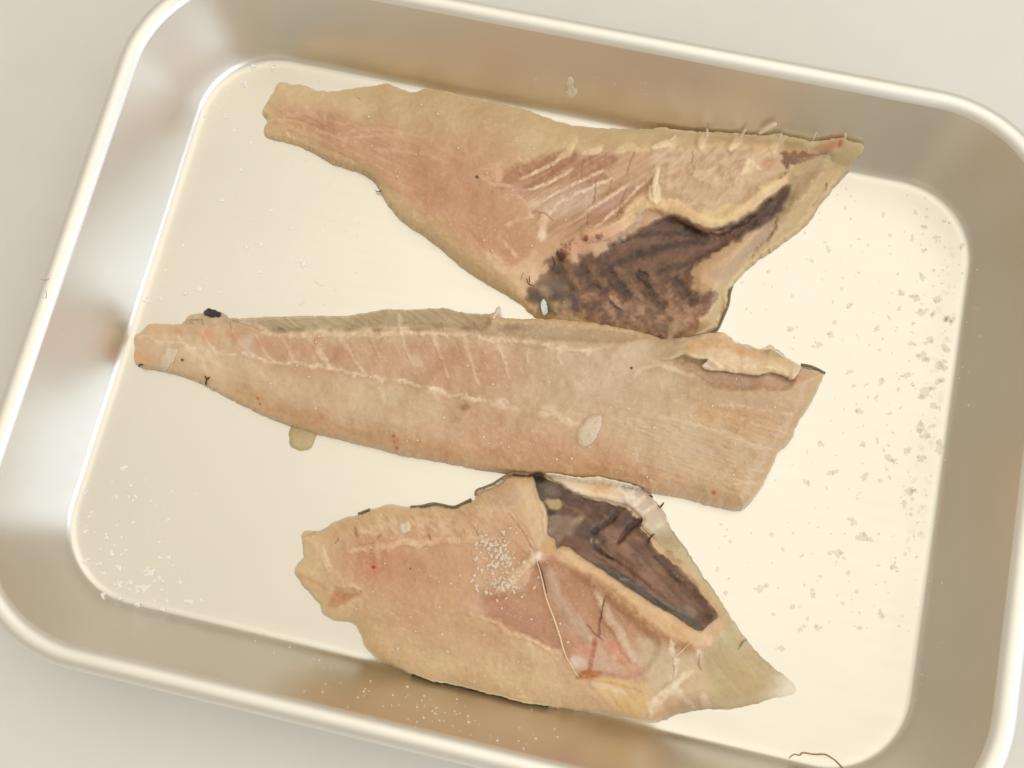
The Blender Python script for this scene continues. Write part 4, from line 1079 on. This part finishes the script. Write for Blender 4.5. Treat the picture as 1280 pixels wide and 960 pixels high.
tail = sstep(940, 992, X + 0.3 * (Y - 860))
low_r = sstep(815, 870, X) * sstep(30, 0, C.sd) * sstep(800, 850, Y)
C.put(sstep(12, 0, C.sd) * .3, (228, 204, 164)); C.put(sstep(40, 2, C.sd + 6 * fbm(X, Y, 30, 3, 811)) * sstep(720, 640, X) * .4, (222, 194, 150)); C.put(sstep(24, 60, C.sd + 10 * fbm(X, Y, 40, 3, 812)) * sstep(700, 620, X) * .3, (198, 150, 114)); C.cover[:] = 1.0 * (1 - 0.8 * tail) * (1 - 0.45 * low_r) * (1 - 0.30 * sstep(-6, 8, sdf(X, Y, smooth_line(wall_, 3, True))))  # glow of thin edges painted in as paler bands, browner inside
fc = thing('folded_belly_fillet', 'shortest raw fillet with grey-black membrane and white belly strip folded open, lowest in the tray', 'fish fillet')
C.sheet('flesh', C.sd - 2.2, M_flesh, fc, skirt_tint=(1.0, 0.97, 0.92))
save = C.col.copy()
C.col[:] = np.array((106, 76, 58)) / 255
m1 = fbm(X, Y, 18, 4, 401, math.radians(40), 1.6); m2 = fbm(C.wx, C.wy, 6, 4, 402, math.radians(42), 4); m3 = fbm(X, Y, 3.5, 3, 403)
C.line([(700, 612), (735, 640), (780, 642), (800, 655)], 24, (72, 48, 38), .8, soft=14); C.blob(740, 668, 20, 10, 30, (66, 54, 50), .8)
C.put(np.clip(m1, 0, 1) * .4, (138, 110, 98)); C.put(np.clip(-m1, 0, 1) * .45, (64, 42, 34))
C.put(np.clip(m2, 0, 1) * .6, (160, 126, 104)); C.put(np.clip(-m2, 0, 1) * .45, (72, 46, 36)); C.put(np.clip(m3, 0, 1) * .2, (160, 136, 126))
C.line([(716, 692), (750, 702), (790, 728), (825, 748), (860, 765)], 14, (124, 100, 90), .7, soft=9); C.line([(750, 712), (780, 728), (815, 752), (845, 768), (868, 784)], 12, (78, 76, 74), .9, soft=5, taper=False)
C.line([(790, 728), (830, 752), (866, 772)], 2, (134, 132, 132), .7, soft=2.5, brk=.5); C.line([(775, 722), (800, 730)], 3, (140, 140, 140), .5, brk=.3)
C.poly([(666, 593), (680, 596), (698, 606), (700, 622), (676, 624), (670, 608)], (86, 80, 74), .9, 3); C.blob(673, 600, 8, 7, 0, (44, 40, 40), .8); C.blob(690, 614, 8, 5, 10, (128, 118, 100), .7)
C.blob(693, 630, 12, 7, 12, (176, 162, 130), .95, soft=.3); C.blob(689, 641, 6, 3, 0, (48, 34, 30), .9)
C.poly([(685, 646), (705, 643), (718, 648), (722, 662), (708, 674), (694, 676), (685, 668)], (136, 120, 108), .85, 3); C.poly([(716, 650), (728, 645), (730, 650), (718, 662), (712, 668)], (160, 148, 138), .8, 2.5)
C.blob(726, 664, 12, 8, 10, (88, 74, 64), .7); C.poly([(700, 680), (708, 670), (722, 672), (740, 686), (730, 690)], (108, 76, 62), .8, 3)
C.blob(742, 676, 5, 4, 20, (180, 170, 158), .7)
for p in ([(779, 633), (768, 643), (758, 651), (743, 664)], [(803, 650), (795, 654), (787, 660), (778, 669), (771, 678)], [(820, 695), (835, 712), (850, 728)], [(750, 660), (742, 680), (765, 700)]):
    C.line(p, 2.4, (42, 24, 18), .85, soft=3.5, wob=2)
C.line([(778, 680), (800, 705), (830, 735)], 7, (146, 116, 104), .6, soft=6); C.line([(822, 692), (850, 722), (880, 755)], 5, (88, 60, 46), .8, soft=5, brk=.6)
C.blob(884, 770, 11, 10, 0, (82, 58, 44), .8, rag=.6); C.blob(862, 762, 9, 5, 30, (138, 126, 120), .7); C.blob(895, 771, 4, 5, 0, (130, 108, 98), .8)
cov = np.clip(0.35 + cmL / 3.0, 0, 1) * (1 - 0.55 * sstep(12, 0, cmL) * sstep(800, 830, X) * sstep(-20, 10, (X - 820) - (Y - 690) * .95) * np.clip(0.6 + fbm(X, Y, 9, 3, 411), 0, 1))
C.h += 0.0
C.sheet('membrane', cmL, M_memb, fc, lift=0.00035, thick=0.0003, cover=cov)
# white strip of belly wall over the top edge
strip_poly = [(682, 592), (697, 592), (711, 595), (730, 596), (750, 596), (762, 599), (775, 602), (796, 607), (806, 613), (814, 621), (823, 631), (830, 641), (838, 660), (850, 680), (846, 690), (832, 688), (821, 676), (812, 668), (801, 656), (803, 649), (794, 639), (784, 631), (772, 629), (760, 625),
              (739, 622), (716, 614), (702, 605), (692, 600)]
SL = sdf(X, Y, smooth_line(strip_poly, 3, True)) + .7 * fbm(X, Y, 5, 3, 421)
C.col[:] = np.array((232, 212, 182)) / 255
C.blob(752, 612, 14, 8, 0, (220, 180, 138), .7, soft=.8); C.put(sstep(768, 785, X) * .85, (204, 184, 166))
for p in ([(770, 604), (776, 612), (784, 620), (786, 628)], [(784, 606), (786, 614), (784, 624)], [(796, 610), (790, 620), (794, 632)], [(808, 618), (800, 626), (794, 632)], [(820, 632), (806, 640), (800, 643)], [(832, 652), (818, 662), (812, 664)], [(770, 604), (790, 606), (806, 616), (820, 630)], [(786, 629), (800, 640), (806, 652), (816, 664)], [(790, 620), (800, 626)]):
    C.line(p, 2.6, (236, 220, 198), .8, soft=2.6)
C.put(sstep(640, 668, Y) * .8, (206, 188, 152)); m = fbm(X, Y, 6, 3, 422); C.put(np.clip(-m, 0, 1) * .2, (206, 176, 142))
saveh = C.h.copy(); q = np.clip(SL / 9, 0, 1)
C.h = C.h + (0.2 + 1.3 * np.sqrt(np.clip(1 - (1 - q) ** 2, 0, 1)) * sstep(690, 650, Y)) * MM
cvs = 1 - .9 * sstep(655, 690, Y)
C.sheet('belly_strip', SL, M_flesh, fc, thick=0.0010, cover=cvs)
C.h = saveh; C.col = save
strip(C, 'skin', [(463, 638), (455, 641), (448, 644)], 1.6, 1.2, M_skin, fc, 1)
strip(C, 'skin', [(661, 594), (650, 593), (640, 593), (628, 599), (617, 606), (605, 611), (597, 614), (596, 620)], 2.0, 4.6, M_skin, fc, 2)
strip(C, 'skin', [(590, 625), (580, 630), (567, 635), (550, 632), (540, 631), (527, 634), (513, 635)], 2.6, 1.4, M_skin, fc, 3)
tube('rib_bone', on_piece(C, [(671, 700), (677, 722), (683, 748), (693, 775), (700, 796), (706, 817), (715, 834), (723, 846)], 0.9 * MM, 5), 0.26 * MM, M_bone, fc)
tube('rib_bone', on_piece(C, [(840, 826), (852, 814), (864, 802)], 0.5 * MM, 4), 0.16 * MM, M_bone, fc, nseg=5)
tube('dark_fibre', on_piece(C, [(673, 702), (679, 722), (684, 742)], 0.8 * MM, 4), 0.16 * MM, M_vein, fc, nseg=5)
for pts, r in (([(774, 680), (780, 671), (788, 661), (796, 655), (803, 649)], .2), ([(810, 680), (813, 672), (818, 667)], .28), ([(822, 631), (825, 634), (830, 628)], .28), ([(812, 618), (816, 622)], .28), ([(757, 745), (753, 762), (750, 780)], .09)):
    tube('dark_fibre', on_piece(C, pts, 0.7 * MM, 4), r * MM, M_vein, fc, nseg=6)

# =========================================================== loose scraps, grains, flakes and wet spots
def scrap(name, poly_pts, zf, dome, mat, label, cat, group=None, seed=1, dh=0.0):
    P = smooth_line(poly_pts, 4, True); c = P.mean(0); n = len(P); V = []; F = []
    P = P + 1.1 * np.stack([fbm(P[:, 0], P[:, 1], 3, 2, seed), fbm(P[:, 1], P[:, 0], 3, 2, seed + 1)], 1)
    for f, hz_ in ((1.0, .1), (.93, .7), (.7, 1.0), (.35, 1.05)):
        Q = c + (P - c) * f
        V.append(unproj(Q[:, 0], Q[:, 1], zf(Q[:, 0], Q[:, 1]) + .00006 + dh + dome * hz_ * (1 + .25 * fbm(Q[:, 0], Q[:, 1], 4, 2, seed))))
    V.append(unproj(c[:1], c[1:], zf(c[:1], c[1:]) + .00006 + dh + dome)); V = np.concatenate(V)
    for k in range(3):
        for i in range(n):
            j = (i + 1) % n; F.append((k * n + j, k * n + i, (k + 1) * n + i, (k + 1) * n + j))
    for i in range(n): F.append((3 * n + (i + 1) % n, 3 * n + i, 4 * n))
    o = mesh_obj(name, V, F, mat)
    return tag(o, label, cat, group)


zB = lambda x, y: B.hz(x, y)
zC = lambda x, y: C.hz(x, y)
zA = lambda x, y: A.hz(x, y)
scrap('flesh_scrap', [(210, 431), (213, 436), (222, 437), (219, 446), (213, 455), (207, 463), (202, 461), (201, 448), (206, 439)], zB, .0005, M_scrap, 'white torn scrap lying on the narrow left end of the middle fillet', 'fish scrap', seed=3)
scrap('flesh_scrap', [(745, 519), (751, 520), (752, 529), (748, 540), (742, 551), (732, 558), (724, 557), (721, 547), (723, 537), (731, 526), (737, 520)], zB, .0010, M_scrap, 'pale oval scrap lying on the middle fillet near its wide end', 'fish scrap', seed=4)
scrap('flesh_scrap', [(509, 651), (513, 655), (511, 664), (504, 668), (500, 663), (497, 658), (503, 653)], zC, .0006, M_scrap, 'small white scrap on the upper left of the shortest fillet', 'fish scrap', seed=5)
scrap('jelly_scrap', [(363, 533), (372, 530), (384, 533), (394, 540), (393, 552), (385, 561), (374, 563), (364, 558), (361, 547)], lambda x, y: np.zeros_like(x), .0012, M_jelly, 'translucent yellowish jelly blob on the tray floor under the middle fillet', 'fish scrap', seed=6)
def two_lobe():
    o = scrap('flesh_scrap', [(711, 96), (716, 98), (718, 103), (716, 107), (722, 112), (721, 117), (715, 122), (711, 121), (706, 115), (709, 109), (707, 103)], floor_z, .0005, M_scrap, 'pale two-lobed scrap stuck to the tray wall behind the top fillet', 'fish scrap', seed=7)
two_lobe()
pts = smooth_line([(987, 947), (993, 943), (1000, 944), (1004, 941), (1018, 943), (1031, 943), (1039, 947), (1045, 951), (1051, 957), (1056, 962)], 4)
o = tube('brown_strand', unproj(pts[:, 0], pts[:, 1], floor_z(pts[:, 0], pts[:, 1]) + .0003), .00022, M_strand)
tag(o, 'thin curled brown strand on the floor edge of the tray, near the lower right corner', 'strand')
for p_, lab in (([(50, 349), (56, 350), (62, 348)], 'short dark hair on the left rim, above the narrow end of the middle fillet'), ([(57, 362), (58, 371), (55, 372)], 'hooked grey hair on the left rim, below the straight dark hair')):
    q = smooth_line(p_, 4); o = tube('hair', unproj(q[:, 0], q[:, 1], np.full(len(q), rc_z + rr + .0001)), .00005, M_vein, nseg=5); tag(o, lab, 'hair')

spots = [(1038, 418, 5, 1.3, 2.4), (1062, 382, 5, 1.2, 2.3), (1023, 431, 5, 1.4, 2.6), (989, 411, 6, 1.5, 2.9), (1145, 373, 6, 1.2, 0), (1172, 374, 6, 1.1, 0), (1151, 390, 7, 1.7, 2.7), (1167, 392, 5, 1.3, 2.4), (1163, 425, 6, 1.3, 2.9),
         (1139, 429, 5, 1.2, 0), (1154, 445, 8, 1.1, .6), (1177, 457, 9, 1.3, .2), (1134, 469, 5, 1.6, 2.8), (1102, 476, 4.5, 1.2, 2.2), (1062, 465, 4.5, 1.4, 0), (1156, 491, 9, 1.3, 2.7), (1173, 477, 6, 1.4, 2.5), (1167, 508, 6, 1.5, .3), (1074, 513, 6, 1.4, 1.2),
         (1151, 534, 8, 1.5, 1.4), (1158, 545, 7, 1.3, .6), (1134, 564, 5, 1.5, .1), (1111, 573, 6, 1.5, .2), (1151, 574, 6, 1.4, .2), (1174, 562, 8, 1.2, 1.4), (1079, 555, 4.5, 1.2, 2.4), (1041, 591, 6, 1.5, 0), (1082, 594, 5.5, 1.2, 2.3), (1025, 555, 5, 1.2, 0),
         (1008, 602, 5.5, 1.3, .6), (1137, 613, 7, 1.4, 2.9), (1130, 630, 5, 1.2, 1.5), (1066, 652, 5.5, 1.3, .8), (1128, 367, 5, 1.2, .3), (1096, 412, 4.5, 1.2, 2.2), (1155, 313, 4.5, 1.2, 0), (1035, 311, 4.5, 1.6, .9), (1078, 671, 8, 1.3, 0), (1047, 691, 7, 1.4, .2),
         (1116, 708, 6.5, 1.5, 1.0), (950, 735, 7, 1.2, 0), (1101, 768, 5, 1.3, 1.0), (1022, 785, 5.5, 1.4, .6), (1016, 744, 5, 1.3, 2.0), (976, 811, 5, 1.1, 0), (1155, 283, 5, 1.2, .2), (1170, 297, 5, 1.2, .3), (1153, 347, 4.5, 1.1, 1.), (1185, 400, 6, 1.2, .4), (1182, 435, 6, 1.3, 1.2), (1168, 532, 5, 1.3, .3)]
fl0 = lambda x, y: floor_z(x, y)
gname = 'dull wet spots dried on the right part of the tray floor'
for k, (x, y, r, asp, an) in enumerate(spots):
    r *= 0.92
    ps = [flake_mesh(x, y, r * .8, fl0, 500 + k, math.sqrt(asp), an, .00012, .6)]
    c_, s_ = math.cos(an), math.sin(an)
    for j in range(2):
        dx, dy = (RNG.random() - .5) * 2.4 * r * asp ** .5, (RNG.random() - .5) * 1.3 * r
        ps.append(flake_mesh(x + dx * c_ - dy * s_, y + dx * s_ + dy * c_, r * (.25 + .3 * RNG.random()), fl0, 700 + 3 * k + j, 1.2, an + RNG.random(), .00008 + .00002 * j, .6, 12))
    v, f = merge(ps); o = mesh_obj('wet_spot', v, f, M_spot)
    tag(o, 'dull greyish wet spot on the bright right part of the tray floor', 'wet spot', gname)
flakes = [(155, 584, 5, 1.3, 0), (140, 692, 5, 1.5, 2), (125, 705, 4.5, 1.4, .7), (149, 709, 6, 1.4, .2), (149, 730, 6, 1.5, 2.7), (188, 715, 8, 1.6, 2.7), (180, 734, 9, 1.2, 2.8), (129, 716, 4, 1.5, .1), (109, 699, 5, 1.4, 2.3), (105, 665, 5, 1.3, 2.5), (211, 697, 4, 1.1, 1.5),
          (225, 727, 5, 1.2, 1.4), (238, 753, 5.5, 1.4, .5), (253, 751, 4, 1.7, 2.8), (193, 751, 4, 1.7, 2.5), (133, 672, 4, 1.4, 1.7), (203, 726, 3.5, 1.2, .9), (172, 755, 5, 1.2, .6), (203, 761, 5, 1.3, .2), (128, 744, 5, 1.2, .9), (307, 105, 6, 1.5, .9), (282, 146, 4, 1.3, .3),
          (317, 82, 5, 1.5, .5), (341, 84, 5, 1.5, .3), (325, 306, 5, 1.2, .9), (308, 309, 4, 1.4, .6), (231, 367, 4.5, 1.5, 2.6), (248, 361, 5, 1.3, 2.7), (184, 376, 5, 1.6, .2), (200, 373, 4, 1.3, .4), (150, 747, 4.5, 1.6, .3), (163, 728, 5, 1.3, .6), (380, 330, 5, 1.3, .9), (398, 352, 6, 1.3, .5)]
gname = 'white flakes stuck to the left part of the tray floor'
for k, (x, y, r, asp, an) in enumerate(flakes):
    ps = [flake_mesh(x, y, r * .62, fl0, 900 + k, math.sqrt(asp), an, .00016, .65)]
    for j in range(3):
        a_ = RNG.random() * 6.28; d_ = r * (.5 + .6 * RNG.random())
        ps.append(flake_mesh(x + math.cos(a_) * d_ * 1.2, y + math.sin(a_) * d_ * .8, r * (.15 + .25 * RNG.random()), fl0, 1100 + 4 * k + j, 1.3, an, .0001 + .00003 * j, .6, 10))
    v, f = merge(ps); o = mesh_obj('white_flake', v, f, M_flake)
    tag(o, 'thin whitish flake on the dull left part of the tray floor', 'flake', gname)


def scatter(n, region, rmin, rmax, seed, zf, dome, reject=None):
    rg = np.random.default_rng(seed); out = []; k = 0
    while len(out) < n and k < n * 20:
        k += 1; x, y = region(rg)
        if reject is not None and reject(x, y): continue
        out.append(flake_mesh(x, y, rmin + (rmax - rmin) * rg.random() ** 2.2, zf, seed + k, 1 + .35 * rg.random(), rg.random() * 3.1, dome, .55, 9))
    return out


xa = lambda v: np.array([float(v)])
on_fish = lambda x, y: any(sdf(xa(x), xa(y), P.outline)[0] > -4 for P in (A, B, C))
off_tray = lambda x, y: rr_off(*unproj(xa(x), xa(y), xa(0))[0][:2]) > -0.0012
rej = lambda x, y: on_fish(x, y) or off_tray(x, y)
reg_r = lambda rg: (1215 - 330 * rg.random() ** 1.5, 230 + 560 * rg.random())
v, f = merge(scatter(240, reg_r, 1.0, 3.1, 3000, fl0, .00010, rej)); o = mesh_obj('wet_specks', v, f, M_spot)
tag(o, 'fine dull specks sprinkled over the bright right part of the tray floor', 'specks', kind='stuff')
edge_r = lambda rg: (lambda t: (1213 - .1416 * (t - 311) - 8 - 22 * rg.random(), t))(270 + 420 * rg.random())
v, f = merge(scatter(60, edge_r, 1.5, 5.0, 3600, fl0, .00007, rej)); o = mesh_obj('edge_residue', v, f, M_haze)
tag(o, 'blotchy greyish residue along the right edge of the tray floor', 'residue', kind='stuff')
reg_l = lambda rg: (95 + 150 * rg.random() ** 1.3, 590 + 175 * rg.random())
reg_t = lambda rg: (190 + 260 * rg.random(), 90 + 290 * rg.random())
reg_m = lambda rg: (110 + 300 * rg.random(), 480 + 250 * rg.random())
v, f = merge(scatter(90, reg_l, .9, 2.6, 4000, fl0, .00012, rej) + scatter(70, reg_t, .8, 2.2, 4300, fl0, .0001, rej) + scatter(26, reg_m, .7, 1.6, 4500, fl0, .0001, rej)); o = mesh_obj('white_specks', v, f, M_flake)
tag(o, 'fine whitish specks over the dull left part of the tray floor', 'specks', kind='stuff')


def wall_grains(n, path, spread, seed, r0=.12, r1=.3):
    rg = np.random.default_rng(seed); P = smooth_line(path, 10); out = []
    for k in range(n):
        c = P[int(rg.random() * (len(P) - 1))] + rg.normal(0, spread, 2)
        if on_fish(*c): continue
        z = floor_z(xa(c[0]), xa(c[1])); p = unproj(xa(c[0]), xa(c[1]), z + .0001)[0]
        out.append(crystal(p, (r0 + (r1 - r0) * rg.random() ** 2) * MM, seed + k))
    return out


v, f = merge(wall_grains(60, [(450, 860), (520, 885), (600, 905), (690, 925)], 12, 5000) + wall_grains(14, [(330, 800), (380, 832), (430, 870)], 14, 5100) + wall_grains(24, [(1215, 330), (1212, 420), (1190, 560), (1165, 760), (1150, 880)], 9, 5200) + wall_grains(8, [(690, 120), (850, 120)], 14, 5300, .08, .16))
o = mesh_obj('white_grains', v, f, M_grain, smooth=False); tag(o, 'tiny white grains scattered over the inner walls of the tray', 'grains', kind='stuff')
# the clump of white grains on the short fillet, and glassy grains on each fillet
rg = np.random.default_rng(77); cl = []
for k in range(170):
    t = rg.random(); x = 618 + 6 * t + rg.normal(0, 9 + 10 * t); y = 672 + 72 * t + rg.normal(0, 5)
    cl.append((x, y))
v, f = merge([flake_mesh(x, y, 0.9 + 1.9 * rg.random(), lambda a, b: C.hz(a, b), 6000 + k, 1 + .3 * rg.random(), rg.random() * 3, .00022 + .0002 * rg.random(), .5, 10) for k, (x, y) in enumerate(cl)])
o = mesh_obj('white_grain_clump', v, f, M_grain)
tag(o, 'clump of coarse white grains on the middle of the shortest fillet', 'grains', kind='stuff')
M_glint = plain('glassy_grain', (236, 226, 214), 0.08, alpha=0.9, var=0.03)


def on(pc, n, seed, xr, yr):
    rg = np.random.default_rng(seed); out = []
    while len(out) < n:
        x = xr[0] + (xr[1] - xr[0]) * rg.random(); y = yr[0] + (yr[1] - yr[0]) * rg.random()
        if sdf(xa(x), xa(y), pc.outline)[0] > 6: out.append((x, y))
    return out


sA = on(A, 38, 1, (400, 720), (130, 330)) + [(705, 377), (709, 381), (712, 376), (718, 377), (707, 384), (714, 381), (697, 381), (915, 290), (908, 315)]
v, f = grains(A, sA, .2, 7000); o = mesh_obj('glassy_grains', v, f, M_glint, smooth=False); tag(o, 'sparse glassy grains on the top fillet with the brown membrane', 'grains', kind='stuff')
sB = on(B, 82, 2, (330, 980), (420, 620)) + [(299, 437), (382, 450), (852, 494), (852, 504), (869, 526), (747, 520), (730, 516), (764, 510), (925, 538), (924, 540)] * 1
v, f = grains(B, sB, .22, 7300); o = mesh_obj('glassy_grains', v, f, M_glint, smooth=False); tag(o, 'sparse glassy grains on the long middle fillet', 'grains', kind='stuff')
sC = on(C, 71, 3, (440, 720), (640, 870)) + [(671, 699), (694, 732), (653, 746), (652, 747), (673, 722), (676, 716), (722, 768), (735, 786), (700, 780), (734, 665)]  # some listed points are added as stand-ins for glints on the wet flesh
v, f = grains(C, sC, .22, 7600); o = mesh_obj('glassy_grains', v, f, M_glint, smooth=False); tag(o, 'sparse glassy grains and added glint dots on the shortest fillet', 'grains', kind='stuff')
